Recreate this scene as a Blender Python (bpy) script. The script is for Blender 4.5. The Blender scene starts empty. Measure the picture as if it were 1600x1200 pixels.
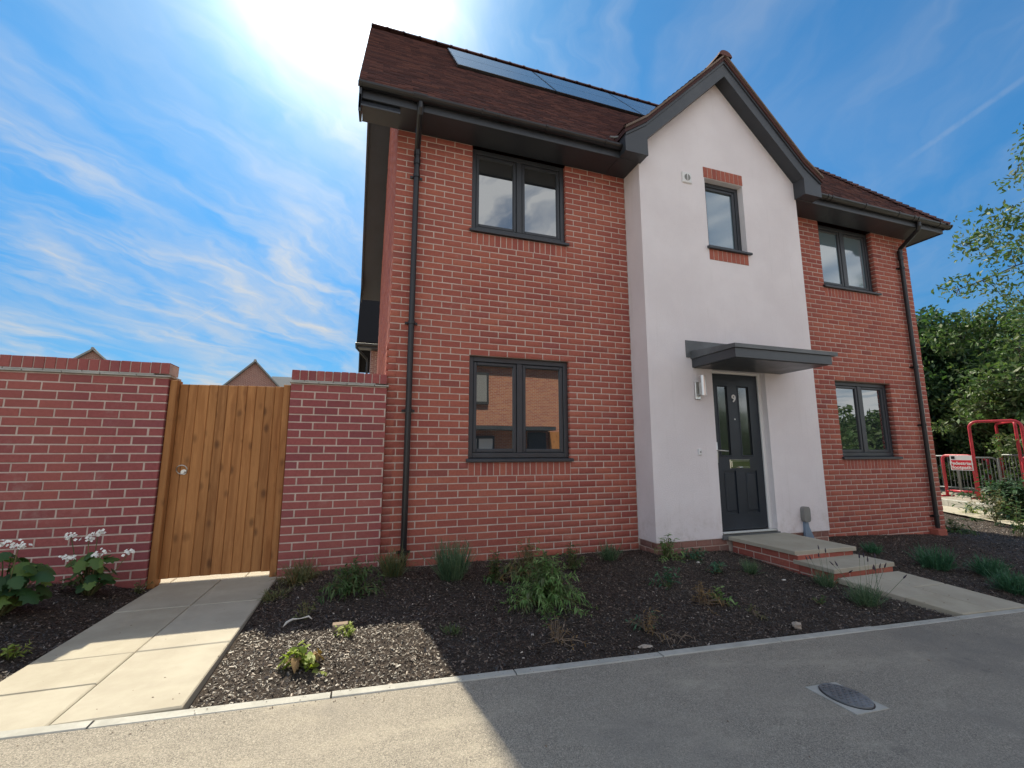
import bpy, math, random
import numpy as np
from mathutils import Vector, Matrix

random.seed(7)
rng = np.random.default_rng(11)
SC = bpy.context.scene
COL = SC.collection
R = math.radians

# ------------------------------------------------------------------ camera
F_PX, PITCH, YAW = 694.79, R(8.6457), R(18.3202)
CAM = np.array([-0.2115, -4.8891, 0.0])
FW = np.array([math.sin(YAW)*math.cos(PITCH), math.cos(YAW)*math.cos(PITCH), math.sin(PITCH)])
RT = np.array([math.cos(YAW), -math.sin(YAW), 0.0])
UP = np.cross(RT, FW)
cd = bpy.data.cameras.new('camera')
cam = bpy.data.objects.new('camera', cd)
COL.objects.link(cam)
cam.matrix_world = Matrix(((RT[0], UP[0], -FW[0], CAM[0]), (RT[1], UP[1], -FW[1], CAM[1]),
                           (RT[2], UP[2], -FW[2], CAM[2]), (0, 0, 0, 1)))
cd.sensor_width = 36.0
cd.lens = 36.0*F_PX/1600.0
cd.clip_start, cd.clip_end = 0.05, 3000.0
SC.camera = cam

# ------------------------------------------------------------------ light
SUN_AZ, SUN_EL = R(-7.0), R(50.5)
SUN = Vector((math.sin(SUN_AZ)*math.cos(SUN_EL), math.cos(SUN_AZ)*math.cos(SUN_EL), math.sin(SUN_EL)))
sl = bpy.data.lights.new('sun', 'SUN')
sl.energy, sl.angle, sl.color = 2.0, R(0.55), (1.0, 0.90, 0.70)
so = bpy.data.objects.new('sun', sl)
COL.objects.link(so)
so.rotation_euler = SUN.to_track_quat('Z', 'Y').to_euler()
so.location = (0, 20, 30)

SKY_STRENGTH = 0.12
world = bpy.data.worlds.new('World')
SC.world = world
world.use_nodes = True
SC.view_settings.view_transform = 'Standard'
SC.view_settings.look = 'None'
SC.view_settings.gamma = 1.0
SC.view_settings.use_curve_mapping = False
SC.view_settings.exposure = 1.85
SC.cycles.max_bounces = 8
SC.cycles.transparent_max_bounces = 12


class NT:
    """small helper round a node tree"""
    def __init__(s, tree):
        s.t = tree
        s.n = tree.nodes
        s.l = tree.links

    def add(s, typ, **kw):
        nd = s.n.new(typ)
        for k, v in kw.items():
            setattr(nd, k, v)
        return nd

    def put(s, sock, v):
        if isinstance(v, bpy.types.NodeSocket):
            s.l.new(v, sock)
        elif v is not None:
            if hasattr(sock.default_value, '__len__') and not hasattr(v, '__len__'):
                v = (v,)*len(sock.default_value)
            if hasattr(sock.default_value, '__len__') and len(sock.default_value) == 4 and len(v) == 3:
                v = (*v, 1)
            sock.default_value = v

    def math(s, op, a, b=None, c=None, clamp=False):
        nd = s.add('ShaderNodeMath', operation=op, use_clamp=clamp)
        s.put(nd.inputs[0], a)
        s.put(nd.inputs[1], b)
        s.put(nd.inputs[2], c)
        return nd.outputs[0]

    def vmath(s, op, a, b=None, out=0):
        nd = s.add('ShaderNodeVectorMath', operation=op)
        s.put(nd.inputs[0], a)
        s.put(nd.inputs[1], b)
        return nd.outputs[out]

    def mix(s, fac, a, b, typ='MIX'):
        nd = s.add('ShaderNodeMix', data_type='RGBA', blend_type=typ)
        s.put(nd.inputs[0], fac)
        s.put(nd.inputs[6], a)
        s.put(nd.inputs[7], b)
        return nd.outputs[2]

    def noise(s, vec, scale, detail=3, rough=0.55, out=0, dist=0.0):
        nd = s.add('ShaderNodeTexNoise')
        if vec is not None:
            s.put(nd.inputs['Vector'], vec)
        s.put(nd.inputs['Scale'], scale)
        nd.inputs['Detail'].default_value = detail
        nd.inputs['Roughness'].default_value = rough
        nd.inputs['Distortion'].default_value = dist
        return nd.outputs[out]

    def ramp(s, fac, stops, interp='LINEAR'):
        nd = s.add('ShaderNodeValToRGB')
        nd.color_ramp.interpolation = interp
        el = nd.color_ramp.elements
        while len(el) < len(stops):
            el.new(0.5)
        for e, (p, c) in zip(el, stops):
            e.position = p
            e.color = (*c, 1) if hasattr(c, '__len__') else (c, c, c, 1)
        s.put(nd.inputs[0], fac)
        return nd.outputs[0]

    def mapping(s, vec, scale=(1, 1, 1), rot=(0, 0, 0), loc=(0, 0, 0)):
        nd = s.add('ShaderNodeMapping')
        s.put(nd.inputs[0], vec)
        nd.inputs['Scale'].default_value = scale
        nd.inputs['Rotation'].default_value = rot
        nd.inputs['Location'].default_value = loc
        return nd.outputs[0]

    def range(s, v, a, b, c=0.0, d=1.0, smooth=True):
        nd = s.add('ShaderNodeMapRange')
        nd.interpolation_type = 'SMOOTHSTEP' if smooth else 'LINEAR'
        s.put(nd.inputs[0], v)
        for i, q in enumerate((a, b, c, d)):
            nd.inputs[1+i].default_value = q
        return nd.outputs[0]

    def bump(s, h, strength=0.3, dist=0.01):
        nd = s.add('ShaderNodeBump')
        s.put(nd.inputs['Height'], h)
        nd.inputs['Strength'].default_value = strength
        nd.inputs['Distance'].default_value = dist
        return nd.outputs[0]


def build_sky():
    w = NT(world.node_tree)
    w.n.clear()
    out = w.add('ShaderNodeOutputWorld')
    bg = w.add('ShaderNodeBackground')
    bg.inputs['Strength'].default_value = SKY_STRENGTH
    w.l.new(bg.outputs[0], out.inputs[0])
    sky = w.add('ShaderNodeTexSky')
    sky.sky_type = 'NISHITA'
    sky.sun_disc = False
    sky.sun_elevation = SUN_EL
    sky.sun_rotation = SUN_AZ
    sky.altitude = 50
    sky.air_density = 0.75
    sky.dust_density = 0.25
    sky.ozone_density = 2.6
    d = w.add('ShaderNodeTexCoord').outputs['Generated']
    sep = w.add('ShaderNodeSeparateXYZ')
    w.l.new(d, sep.inputs[0])
    z = w.math('MAXIMUM', sep.outputs[2], 0.0)
    zz = w.math('ADD', z, 0.16)
    px = w.math('DIVIDE', sep.outputs[0], zz)
    py = w.math('DIVIDE', sep.outputs[1], zz)
    cmb = w.add('ShaderNodeCombineXYZ')
    w.put(cmb.inputs[0], px)
    w.put(cmb.inputs[1], py)
    p = cmb.outputs[0]
    # warped, streaky cirrus: long along one direction, frayed across it
    warp = w.noise(p, 1.1, 5, 0.6, out=1)
    warp = w.vmath('SUBTRACT', warp, (0.5, 0.5, 0.5))
    wsc = w.add('ShaderNodeVectorMath', operation='SCALE')
    w.l.new(warp, wsc.inputs[0])
    wsc.inputs['Scale'].default_value = 0.6
    pw = w.vmath('ADD', p, wsc.outputs[0])
    s1 = w.noise(w.mapping(w.mapping(pw, rot=(0, 0, R(-74))), (0.62, 2.1, 1), loc=(0.3, 1.4, 0)), 1.5, 8, 0.53)
    s2 = w.noise(w.mapping(w.mapping(pw, rot=(0, 0, R(-48))), (0.8, 3.6, 1), loc=(4.3, 2.2, 0)), 2.3, 8, 0.56)
    big = w.noise(w.mapping(p, (1, 1, 1), (0, 0, 0), (2.1, 7.7, 0)), 0.9, 4, 0.5)
    big = w.range(big, 0.36, 0.60)
    c1 = w.range(s1, 0.36, 0.72)
    c2 = w.range(s2, 0.42, 0.76)
    c = w.math('ADD', c1, w.math('MULTIPLY', c2, 0.8))
    # the cirrus deck thins out towards the north east
    ahead = w.range(py, -0.6, 0.5)
    side = w.math('SUBTRACT', 1.0, w.math('MULTIPLY', ahead, w.range(px, -0.15, 0.8, 0.0, 0.86)))
    c = w.math('MULTIPLY', c, w.math('MULTIPLY', side, w.math('ADD', w.math('MULTIPLY', big, 0.75), 0.42)))
    # unseen cloud behind the camera, thickened and brightened to lift the shaded front
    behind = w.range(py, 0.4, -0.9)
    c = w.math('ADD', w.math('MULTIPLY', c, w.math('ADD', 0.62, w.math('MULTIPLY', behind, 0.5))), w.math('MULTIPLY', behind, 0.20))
    low = w.range(z, 0.0, 0.20, 0.35, 0.0)
    c = w.math('ADD', c, low)
    c = w.math('MINIMUM', c, 0.92)
    sd = w.vmath('DOT_PRODUCT', d, tuple(SUN), out=1)
    sd = w.math('MAXIMUM', sd, 0.0)
    lobe1 = w.math('POWER', sd, 15.0)
    lobe2 = w.math('POWER', sd, 105.0)
    lobe3 = w.math('POWER', sd, 420.0)
    glow = w.math('ADD', w.math('MULTIPLY', lobe1, 0.32), w.math('ADD', w.math('MULTIPLY', lobe2, 7.0), w.math('MULTIPLY', lobe3, 40.0)))
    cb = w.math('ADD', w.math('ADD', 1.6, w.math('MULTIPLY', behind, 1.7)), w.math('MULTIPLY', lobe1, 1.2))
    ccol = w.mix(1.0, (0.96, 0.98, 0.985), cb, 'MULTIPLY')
    skyc = w.mix(1.0, sky.outputs[0], w.mix(w.range(z, 0.0, 0.55), (0.09, 0.18, 0.21), (0.125, 0.345, 0.42)), 'MULTIPLY')
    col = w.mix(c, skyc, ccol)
    g = w.mix(1.0, (1.0, 0.99, 0.96), glow, 'MULTIPLY')
    col = w.mix(1.0, col, g, 'ADD')

    # two condensation trails: thin great-circle arcs of the sky
    def trail(col, a, b, width, amt, seed):
        a, b = Vector(a).normalized(), Vector(b).normalized()
        n = a.cross(b).normalized()
        m = (a+b).normalized()
        half = math.cos(a.angle(b)/2)
        dist = w.math('ABSOLUTE', w.vmath('DOT_PRODUCT', d, tuple(n), out=1))
        band = w.range(dist, width, width*0.15)
        along = w.range(w.vmath('DOT_PRODUCT', d, tuple(m), out=1), half-0.002, half+0.004)
        ragged = w.range(w.noise(d, 60+seed, 3, 0.6), 0.3, 0.6, 0.4, 1.0)
        f = w.math('MULTIPLY', w.math('MULTIPLY', band, along), w.math('MULTIPLY', ragged, amt))
        return w.mix(f, col, ccol)

    def ray(x, y):
        return (RT*(x-800)/F_PX + UP*(600-y)/F_PX + FW).tolist()
    col = trail(col, ray(1410, 255), ray(1640, 95), 0.006, 0.12, 0)
    col = trail(col, ray(285, 511), ray(333, 482), 0.0022, 0.55, 9)
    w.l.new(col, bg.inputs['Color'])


build_sky()

# ------------------------------------------------------------------ materials
MATS = {}


def mat(name):
    m = bpy.data.materials.new(name)
    m.use_nodes = True
    t = NT(m.node_tree)
    b = t.n['Principled BSDF']
    MATS[name] = m
    return m, t, b


def simple(name, col, rough=0.5, metal=0.0, spec=0.5, bump=0.0, bscale=200, vary=0.0):
    m, t, b = mat(name)
    oc = t.add('ShaderNodeTexCoord').outputs['Object']
    if vary:
        n = t.noise(oc, 3.5, 5, 0.6)
        f = t.range(n, 0.3, 0.7)
        t.put(b.inputs['Base Color'], t.mix(f, tuple(c*(1-vary) for c in col), tuple(min(1, c*(1+vary)) for c in col)))
        t.put(b.inputs['Roughness'], t.range(n, 0.2, 0.8, rough*0.8, min(1, rough*1.25)))
    else:
        b.inputs['Base Color'].default_value = (*col, 1)
        b.inputs['Roughness'].default_value = rough
    b.inputs['Metallic'].default_value = metal
    b.inputs['Specular IOR Level'].default_value = spec
    if bump:
        t.put(b.inputs['Normal'], t.bump(t.noise(oc, bscale, 3, 0.6), bump, 0.004))
    return m


def rnd_value(t):
    """one random number per piece: per object and per loose piece of a joined mesh"""
    a = t.add('ShaderNodeObjectInfo').outputs['Random']
    b = t.add('ShaderNodeNewGeometry').outputs['Random Per Island']
    return t.math('FRACT', t.math('ADD', a, b))


def world_pos(t):
    return t.add('ShaderNodeNewGeometry').outputs['Position']


def brick_mat(name, stops, wash=True):
    m, t, b = mat(name)
    r = rnd_value(t)
    col = t.ramp(r, stops)
    pos = world_pos(t)
    n1 = t.noise(pos, 38, 5, 0.65)
    n2 = t.noise(pos, 170, 3, 0.6)
    col = t.mix(t.range(n1, 0.35, 0.75, 0.0, 0.35), col, (0.16, 0.045, 0.04))
    col = t.mix(t.range(n2, 0.55, 0.8, 0.0, 0.25), col, (0.46, 0.24, 0.17))
    lot = t.noise(pos, 0.9, 3, 0.5)
    col = t.mix(t.range(lot, 0.40, 0.68, 0.0, 0.30), col, (0.42, 0.15, 0.105))
    kiln = t.math('FRACT', t.math('MULTIPLY', r, 7.31))
    col = t.mix(t.range(kiln, 0.91, 0.97, 0.0, 0.30), col, (0.15, 0.055, 0.06))
    # pale lime bloom and mortar smears, in patches
    blo = t.noise(pos, 1.6, 5, 0.7)
    blo2 = t.noise(pos, 14, 4, 0.7)
    f = t.math('MULTIPLY', t.range(blo, 0.52, 0.78), t.range(blo2, 0.4, 0.8))
    col = t.mix(t.math('MULTIPLY', f, 0.5), col, (0.56, 0.47, 0.41))
    t.put(b.inputs['Base Color'], col)
    b.inputs['Roughness'].default_value = 0.88
    b.inputs['Specular IOR Level'].default_value = 0.25
    t.put(b.inputs['Normal'], t.bump(t.math('ADD', n2, t.math('MULTIPLY', n1, 1.5)), 0.45, 0.0035))
    return m


brick_mat('red_brick', [(0.0, (0.31, 0.086, 0.070)), (0.22, (0.345, 0.102, 0.078)), (0.5, (0.375, 0.113, 0.083)),
                        (0.78, (0.40, 0.124, 0.088)), (0.95, (0.43, 0.140, 0.094)), (1.0, (0.30, 0.092, 0.082))])
brick_mat('wall_brick', [(0.0, (0.245, 0.072, 0.080)), (0.3, (0.285, 0.080, 0.084)), (0.6, (0.31, 0.090, 0.090)),
                         (0.88, (0.34, 0.10, 0.095)), (1.0, (0.25, 0.078, 0.09))])
brick_mat('plinth_brick', [(0.0, (0.20, 0.105, 0.085)), (0.4, (0.25, 0.13, 0.105)), (0.8, (0.29, 0.16, 0.13)), (1.0, (0.22, 0.14, 0.12))])
m, t, b = mat('mortar')
pos = world_pos(t)
t.put(b.inputs['Base Color'], t.mix(t.range(t.noise(pos, 9, 5, 0.7), 0.3, 0.75), (0.47, 0.36, 0.31), (0.60, 0.49, 0.425)))
b.inputs['Roughness'].default_value = 0.95
t.put(b.inputs['Normal'], t.bump(t.noise(pos, 260, 3, 0.6), 0.5, 0.003))

m, t, b = mat('render_white')
pos = world_pos(t)
n = t.noise(pos, 260, 4, 0.65)
big = t.noise(pos, 1.4, 5, 0.6)
c0 = t.mix(t.range(big, 0.3, 0.75), (0.775, 0.725, 0.74), (0.85, 0.805, 0.82))
c0 = t.mix(t.range(n, 0.5, 0.8, 0, 0.35), c0, (0.87, 0.835, 0.845))
sz = t.add('ShaderNodeSeparateXYZ')
t.l.new(pos, sz.inputs[0])
splash = t.math('MULTIPLY', t.range(sz.outputs[2], -0.55, -1.06), t.range(t.noise(pos, 5.5, 6, 0.75), 0.42, 0.72))
c0 = t.mix(t.math('MULTIPLY', splash, 0.38), c0, (0.40, 0.33, 0.27))
runs = t.noise(t.mapping(pos, (14, 14, 0.9)), 1.0, 5, 0.65)
c0 = t.mix(t.range(runs, 0.56, 0.80, 0, 0.34), c0, (0.60, 0.575, 0.56))
t.put(b.inputs['Base Color'], c0)
b.inputs['Roughness'].default_value = 0.92
t.put(b.inputs['Normal'], t.bump(t.math('ADD', n, t.math('MULTIPLY', t.noise(pos, 90, 3, 0.6), 0.8)), 0.9, 0.006))

simple('anthracite', (0.036, 0.041, 0.050), 0.42, bump=0.08, bscale=300, vary=0.12)
simple('anthracite_door', (0.013, 0.020, 0.032), 0.38, bump=0.25, bscale=120, vary=0.1)
simple('canopy_grey', (0.050, 0.056, 0.064), 0.35, vary=0.15)
simple('black_plastic', (0.012, 0.012, 0.014), 0.32, vary=0.2)
simple('white_plastic', (0.74, 0.74, 0.74), 0.35)
simple('grey_plastic', (0.20, 0.20, 0.19), 0.5, vary=0.15)
simple('blue_plastic', (0.20, 0.27, 0.36), 0.5, vary=0.15)
simple('chrome', (0.86, 0.84, 0.80), 0.10, 1.0)
simple('brushed_steel', (0.60, 0.59, 0.57), 0.28, 1.0)
simple('number_silver', (0.72, 0.72, 0.72), 0.4)
simple('galvanised', (0.20, 0.215, 0.22), 0.5, 0.5, vary=0.2)
simple('red_paint', (0.43, 0.028, 0.045), 0.4, vary=0.2)
simple('sign_red', (0.62, 0.02, 0.035), 0.4)
simple('sign_white', (0.78, 0.77, 0.76), 0.4)
simple('dark_iron', (0.20, 0.21, 0.22), 0.5, 0.4, vary=0.3, bump=0.3)
simple('lead_grey', (0.11, 0.118, 0.125), 0.48, vary=0.25, bump=0.2, bscale=40)
simple('undercloak', (0.17, 0.125, 0.10), 0.85, vary=0.2)
simple('stone', (0.33, 0.28, 0.23), 0.9, vary=0.35, bump=0.6, bscale=60)
simple('pale_stone', (0.62, 0.58, 0.52), 0.85, vary=0.2, bump=0.4, bscale=80)
simple('dead_wood', (0.20, 0.15, 0.11), 0.9, vary=0.35, bump=0.6, bscale=60)
simple('bark', (0.060, 0.048, 0.036), 0.9, vary=0.4, bump=0.8, bscale=25)
simple('white_petal', (0.80, 0.80, 0.74), 0.6)
simple('matt_dark', (0.022, 0.022, 0.024), 1.0, spec=0.0)
simple('dark_cladding', (0.035, 0.036, 0.036), 0.5)


def tile_mat(name, stops):
    m, t, b = mat(name)
    r = rnd_value(t)
    pos = world_pos(t)
    n = t.noise(pos, 60, 4, 0.65)
    col = t.mix(t.range(n, 0.35, 0.75, 0.0, 0.4), t.ramp(r, stops), (0.06, 0.035, 0.032))
    t.put(b.inputs['Base Color'], col)
    b.inputs['Roughness'].default_value = 0.82
    b.inputs['Specular IOR Level'].default_value = 0.3
    t.put(b.inputs['Normal'], t.bump(n, 0.4, 0.004))
    return m


tile_mat('roof_tile', [(0, (0.062, 0.030, 0.031)), (0.35, (0.085, 0.038, 0.037)), (0.7, (0.118, 0.050, 0.045)), (0.92, (0.15, 0.066, 0.055)), (1, (0.075, 0.040, 0.042))])
tile_mat('grey_tile', [(0, (0.20, 0.21, 0.21)), (0.5, (0.26, 0.27, 0.27)), (1, (0.32, 0.32, 0.31))])


def glass_mat(name, base, ior, rough):
    m, t, b = mat(name)
    t.put(b.inputs['Base Color'], base)
    b.inputs['IOR'].default_value = ior
    b.inputs['Roughness'].default_value = rough
    oc = world_pos(t)
    t.put(b.inputs['Normal'], t.bump(t.noise(oc, 1.8, 2, 0.5), 0.02, 0.02))
    return m


glass_mat('window_glass', (0.020, 0.024, 0.028), 3.2, 0.0)
glass_mat('frosted_glass', (0.12, 0.18, 0.215), 2.9, 0.06)
glass_mat('door_glass', (0.03, 0.036, 0.034), 2.4, 0.09)
glass_mat('solar_glass', (0.055, 0.065, 0.085), 5.0, 0.22)

m, t, b = mat('gate_wood')
oc = t.add('ShaderNodeTexCoord').outputs['Object']
rv = t.add('ShaderNodeObjectInfo').outputs['Random']
cmb = t.add('ShaderNodeCombineXYZ')
for i in range(3):
    t.put(cmb.inputs[i], t.math('MULTIPLY', rv, (37.0, 91.0, 53.0)[i]))
ov = t.vmath('ADD', oc, cmb.outputs[0])
warp = t.noise(ov, 2.2, 3, 0.5, out=1)
gv = t.vmath('ADD', t.mapping(ov, (26, 26, 1.1)), t.vmath('MULTIPLY', warp, (1.6, 1.6, 1.6)))
g1 = t.noise(gv, 1.0, 4, 0.6)
g2 = t.noise(t.mapping(ov, (110, 110, 3.0)), 1.0, 3, 0.6)
col = t.mix(t.range(g1, 0.3, 0.72), (0.29, 0.120, 0.040), (0.46, 0.215, 0.078))
col = t.mix(t.range(g2, 0.5, 0.8, 0, 0.3), col, (0.24, 0.11, 0.035))
vo = t.add('ShaderNodeTexVoronoi')
t.put(vo.inputs['Vector'], t.mapping(ov, (9.0, 9.0, 4.6)))
vo.inputs['Scale'].default_value = 1.0
knot = t.range(vo.outputs['Distance'], 0.30, 0.07)
keep = t.range(t.noise(ov, 3.0, 1, 0.5), 0.36, 0.46)
col = t.mix(t.math('MULTIPLY', t.math('MULTIPLY', knot, keep), 0.7), col, (0.085, 0.034, 0.014))
sm = t.noise(world_pos(t), 4.0, 5, 0.7)
col = t.mix(t.range(sm, 0.56, 0.82, 0, 0.35), col, (0.13, 0.065, 0.03))
col = t.mix(1.0, t.mix(t.math('MULTIPLY', rv, 0.3), col, (0.44, 0.20, 0.065)), t.math('ADD', 0.88, t.math('MULTIPLY', t.math('FRACT', t.math('MULTIPLY', rv, 5.7)), 0.22)), 'MULTIPLY')
t.put(b.inputs['Base Color'], col)
b.inputs['Roughness'].default_value = 0.72
b.inputs['Specular IOR Level'].default_value = 0.3
t.put(b.inputs['Normal'], t.bump(t.math('ADD', g1, g2), 0.35, 0.002))

m, t, b = mat('paving')
pos = world_pos(t)
n = t.noise(pos, 3.2, 6, 0.65)
n2 = t.noise(pos, 240, 3, 0.7)
col = t.mix(t.range(n, 0.3, 0.75), (0.33, 0.295, 0.225), (0.42, 0.385, 0.305))
col = t.mix(t.range(n2, 0.5, 0.85, 0, 0.3), col, (0.25, 0.215, 0.165))
st = t.noise(pos, 11, 5, 0.75)
col = t.mix(t.range(st, 0.62, 0.78, 0, 0.3), col, (0.27, 0.23, 0.18))
rv = rnd_value(t)
col = t.mix(t.math('MULTIPLY', rv, 0.25), col, (0.44, 0.41, 0.36))
t.put(b.inputs['Base Color'], col)
b.inputs['Roughness'].default_value = 0.85
t.put(b.inputs['Normal'], t.bump(n2, 0.25, 0.002))

m, t, b = mat('kerb_concrete')
pos = world_pos(t)
n = t.noise(pos, 7, 6, 0.7)
n2 = t.noise(pos, 300, 3, 0.7)
col = t.mix(t.range(n, 0.3, 0.75), (0.34, 0.335, 0.30), (0.47, 0.46, 0.42))
col = t.mix(t.range(n2, 0.5, 0.85, 0, 0.35), col, (0.24, 0.23, 0.21))
t.put(b.inputs['Base Color'], col)
b.inputs['Roughness'].default_value = 0.9
t.put(b.inputs['Normal'], t.bump(n2, 0.3, 0.002))

m, t, b = mat('asphalt')
pos = world_pos(t)
vo = t.add('ShaderNodeTexVoronoi')
t.put(vo.inputs['Vector'], pos)
vo.inputs['Scale'].default_value = 290
agg = t.ramp(vo.outputs['Color'], [(0.0, (0.11, 0.102, 0.090)), (0.4, (0.245, 0.222, 0.185)), (0.75, (0.36, 0.325, 0.27)), (1.0, (0.52, 0.47, 0.39))])
dust = t.noise(pos, 1.1, 6, 0.7)
dust2 = t.noise(pos, 6.5, 5, 0.7)
df = t.math('MULTIPLY', t.range(dust, 0.35, 0.7), t.range(dust2, 0.25, 0.8, 0.35, 1.0))
col = t.mix(t.math('MULTIPLY', df, 0.62), agg, (0.38, 0.338, 0.275))
smear = t.noise(t.mapping(pos, (0.8, 2.2, 1), (0, 0, R(20))), 1.7, 7, 0.72)
col = t.mix(t.range(smear, 0.48, 0.74, 0, 0.6), col, (0.47, 0.42, 0.335))
stain = t.noise(pos, 0.55, 6, 0.7)
col = t.mix(t.range(stain, 0.46, 0.66, 0, 0.62), col, (0.16, 0.152, 0.142))
spot = t.noise(pos, 3.4, 3, 0.6)
col = t.mix(t.range(spot, 0.66, 0.76, 0, 0.5), col, (0.12, 0.112, 0.105))
t.put(b.inputs['Base Color'], col)
b.inputs['Roughness'].default_value = 0.9
b.inputs['Specular IOR Level'].default_value = 0.3
t.put(b.inputs['Normal'], t.bump(t.math('ADD', vo.outputs['Distance'], t.noise(pos, 420, 2, 0.6)), 0.55, 0.004))

m, t, b = mat('soil')
pos = world_pos(t)
n = t.noise(pos, 22, 6, 0.75)
n2 = t.noise(pos, 130, 4, 0.7)
big = t.noise(pos, 1.3, 5, 0.65)
col = t.mix(t.range(n, 0.3, 0.75), (0.018, 0.012, 0.009), (0.082, 0.058, 0.043))
col = t.mix(t.range(big, 0.62, 0.80, 0, 0.4), col, (0.11, 0.08, 0.055))
col = t.mix(t.range(n2, 0.66, 0.8, 0, 0.6), col, (0.20, 0.165, 0.135))
t.put(b.inputs['Base Color'], col)
b.inputs['Roughness'].default_value = 0.95
t.put(b.inputs['Normal'], t.bump(t.math('ADD', n, n2), 0.9, 0.02))

m, t, b = mat('bark_chip')
r = rnd_value(t)
col = t.ramp(r, [(0.0, (0.012, 0.008, 0.006)), (0.35, (0.026, 0.018, 0.014)), (0.65, (0.058, 0.041, 0.031)), (0.87, (0.13, 0.088, 0.060)), (0.98, (0.22, 0.17, 0.13)), (1.0, (0.50, 0.44, 0.37))])
t.put(b.inputs['Base Color'], col)
b.inputs['Roughness'].default_value = 0.5
b.inputs['Specular IOR Level'].default_value = 0.75

m, t, b = mat('ground_earth')
pos = world_pos(t)
t.put(b.inputs['Base Color'], t.mix(t.range(t.noise(pos, 0.3, 6, 0.6), 0.3, 0.7), (0.20, 0.18, 0.13), (0.34, 0.30, 0.23)))
b.inputs['Roughness'].default_value = 1.0


def leaf_mat(name, cols, trans=0.3, rough=0.55):
    m, t, b = mat(name)
    r = rnd_value(t)
    k = len(cols)
    col = t.ramp(r, [(i/(k-1), c) for i, c in enumerate(cols)])
    t.put(b.inputs['Base Color'], col)
    b.inputs['Roughness'].default_value = rough
    b.inputs['Specular IOR Level'].default_value = 0.35
    tr = t.add('ShaderNodeBsdfTranslucent')
    t.put(tr.inputs['Color'], t.mix(1.0, col, (1.2, 1.35, 0.7), 'MULTIPLY'))
    mx = t.add('ShaderNodeMixShader')
    mx.inputs[0].default_value = trans
    t.l.new(b.outputs[0], mx.inputs[1])
    t.l.new(tr.outputs[0], mx.inputs[2])
    t.l.new(mx.outputs[0], t.n['Material Output'].inputs[0])
    return m


leaf_mat('leaf_dark', [(0.018, 0.045, 0.022), (0.028, 0.068, 0.035), (0.042, 0.094, 0.042), (0.058, 0.112, 0.055)])
leaf_mat('leaf_mid', [(0.038, 0.082, 0.025), (0.060, 0.119, 0.040), (0.086, 0.151, 0.050), (0.119, 0.173, 0.071)])
leaf_mat('leaf_pale', [(0.055, 0.094, 0.038), (0.086, 0.129, 0.052), (0.117, 0.156, 0.067), (0.148, 0.172, 0.095)])
leaf_mat('leaf_lavender', [(0.056, 0.112, 0.064), (0.083, 0.152, 0.080), (0.120, 0.192, 0.099), (0.160, 0.208, 0.120)], 0.15)
leaf_mat('leaf_olive', [(0.074, 0.101, 0.041), (0.115, 0.135, 0.054), (0.176, 0.169, 0.074), (0.230, 0.189, 0.095)], 0.2)
leaf_mat('leaf_bright', [(0.095, 0.19, 0.055), (0.135, 0.245, 0.075), (0.18, 0.30, 0.10), (0.25, 0.35, 0.14)], 0.3)
leaf_mat('leaf_teal', [(0.035, 0.112, 0.064), (0.056, 0.152, 0.083), (0.080, 0.192, 0.099)], 0.2)
leaf_mat('leaf_hydrangea', [(0.026, 0.071, 0.023), (0.037, 0.093, 0.031), (0.058, 0.126, 0.038), (0.137, 0.218, 0.050)], 0.3, 0.42)
leaf_mat('leaf_dry', [(0.10, 0.062, 0.030), (0.16, 0.10, 0.045), (0.23, 0.145, 0.06), (0.30, 0.19, 0.085)], 0.2, 0.8)
leaf_mat('leaf_lime', [(0.17, 0.24, 0.035), (0.25, 0.32, 0.05), (0.32, 0.36, 0.09)], 0.35)
leaf_mat('lavender_bud', [(0.035, 0.028, 0.05), (0.06, 0.045, 0.07), (0.09, 0.07, 0.08)], 0.05, 0.8)

def far_brick(name, c1, c2):
    m, t, b = mat(name)
    oc = t.add('ShaderNodeTexCoord').outputs['Object']
    sp = t.add('ShaderNodeSeparateXYZ')
    t.l.new(oc, sp.inputs[0])
    cb = t.add('ShaderNodeCombineXYZ')
    t.put(cb.inputs[0], t.math('ADD', sp.outputs[0], sp.outputs[1]))
    t.put(cb.inputs[1], sp.outputs[2])
    bt = t.add('ShaderNodeTexBrick')
    t.l.new(cb.outputs[0], bt.inputs['Vector'])
    bt.inputs['Scale'].default_value = 1.0
    bt.inputs['Brick Width'].default_value = 0.225
    bt.inputs['Row Height'].default_value = 0.075
    bt.inputs['Mortar Size'].default_value = 0.006
    bt.inputs['Color1'].default_value = (*c1, 1)
    bt.inputs['Color2'].default_value = (*c2, 1)
    bt.inputs['Mortar'].default_value = (0.46, 0.40, 0.33, 1)
    t.put(b.inputs['Base Color'], bt.outputs['Color'])
    b.inputs['Roughness'].default_value = 0.9


far_brick('far_brick', (0.46, 0.19, 0.10), (0.36, 0.12, 0.075))
far_brick('far_brick_dull', (0.26, 0.115, 0.095), (0.21, 0.09, 0.08))

# ------------------------------------------------------------------ helpers


def wloc(o):
    v = Vector((0, 0, 0))
    while o is not None:
        v = v + o.location
        o = o.parent
    return v


def tag(o, label=None, cat=None, group=None, kind=None):
    for k, v in (('label', label), ('category', cat), ('group', group), ('kind', kind)):
        if v:
            o[k] = v
    return o


def thing(name, label, cat, loc=(0, 0, 0), group=None, rz=0.0):
    o = bpy.data.objects.new(name, None)
    o.empty_display_size = 0.2
    COL.objects.link(o)
    o.location = loc
    o.rotation_euler = (0, 0, rz)
    return tag(o, label, cat, group)


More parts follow.
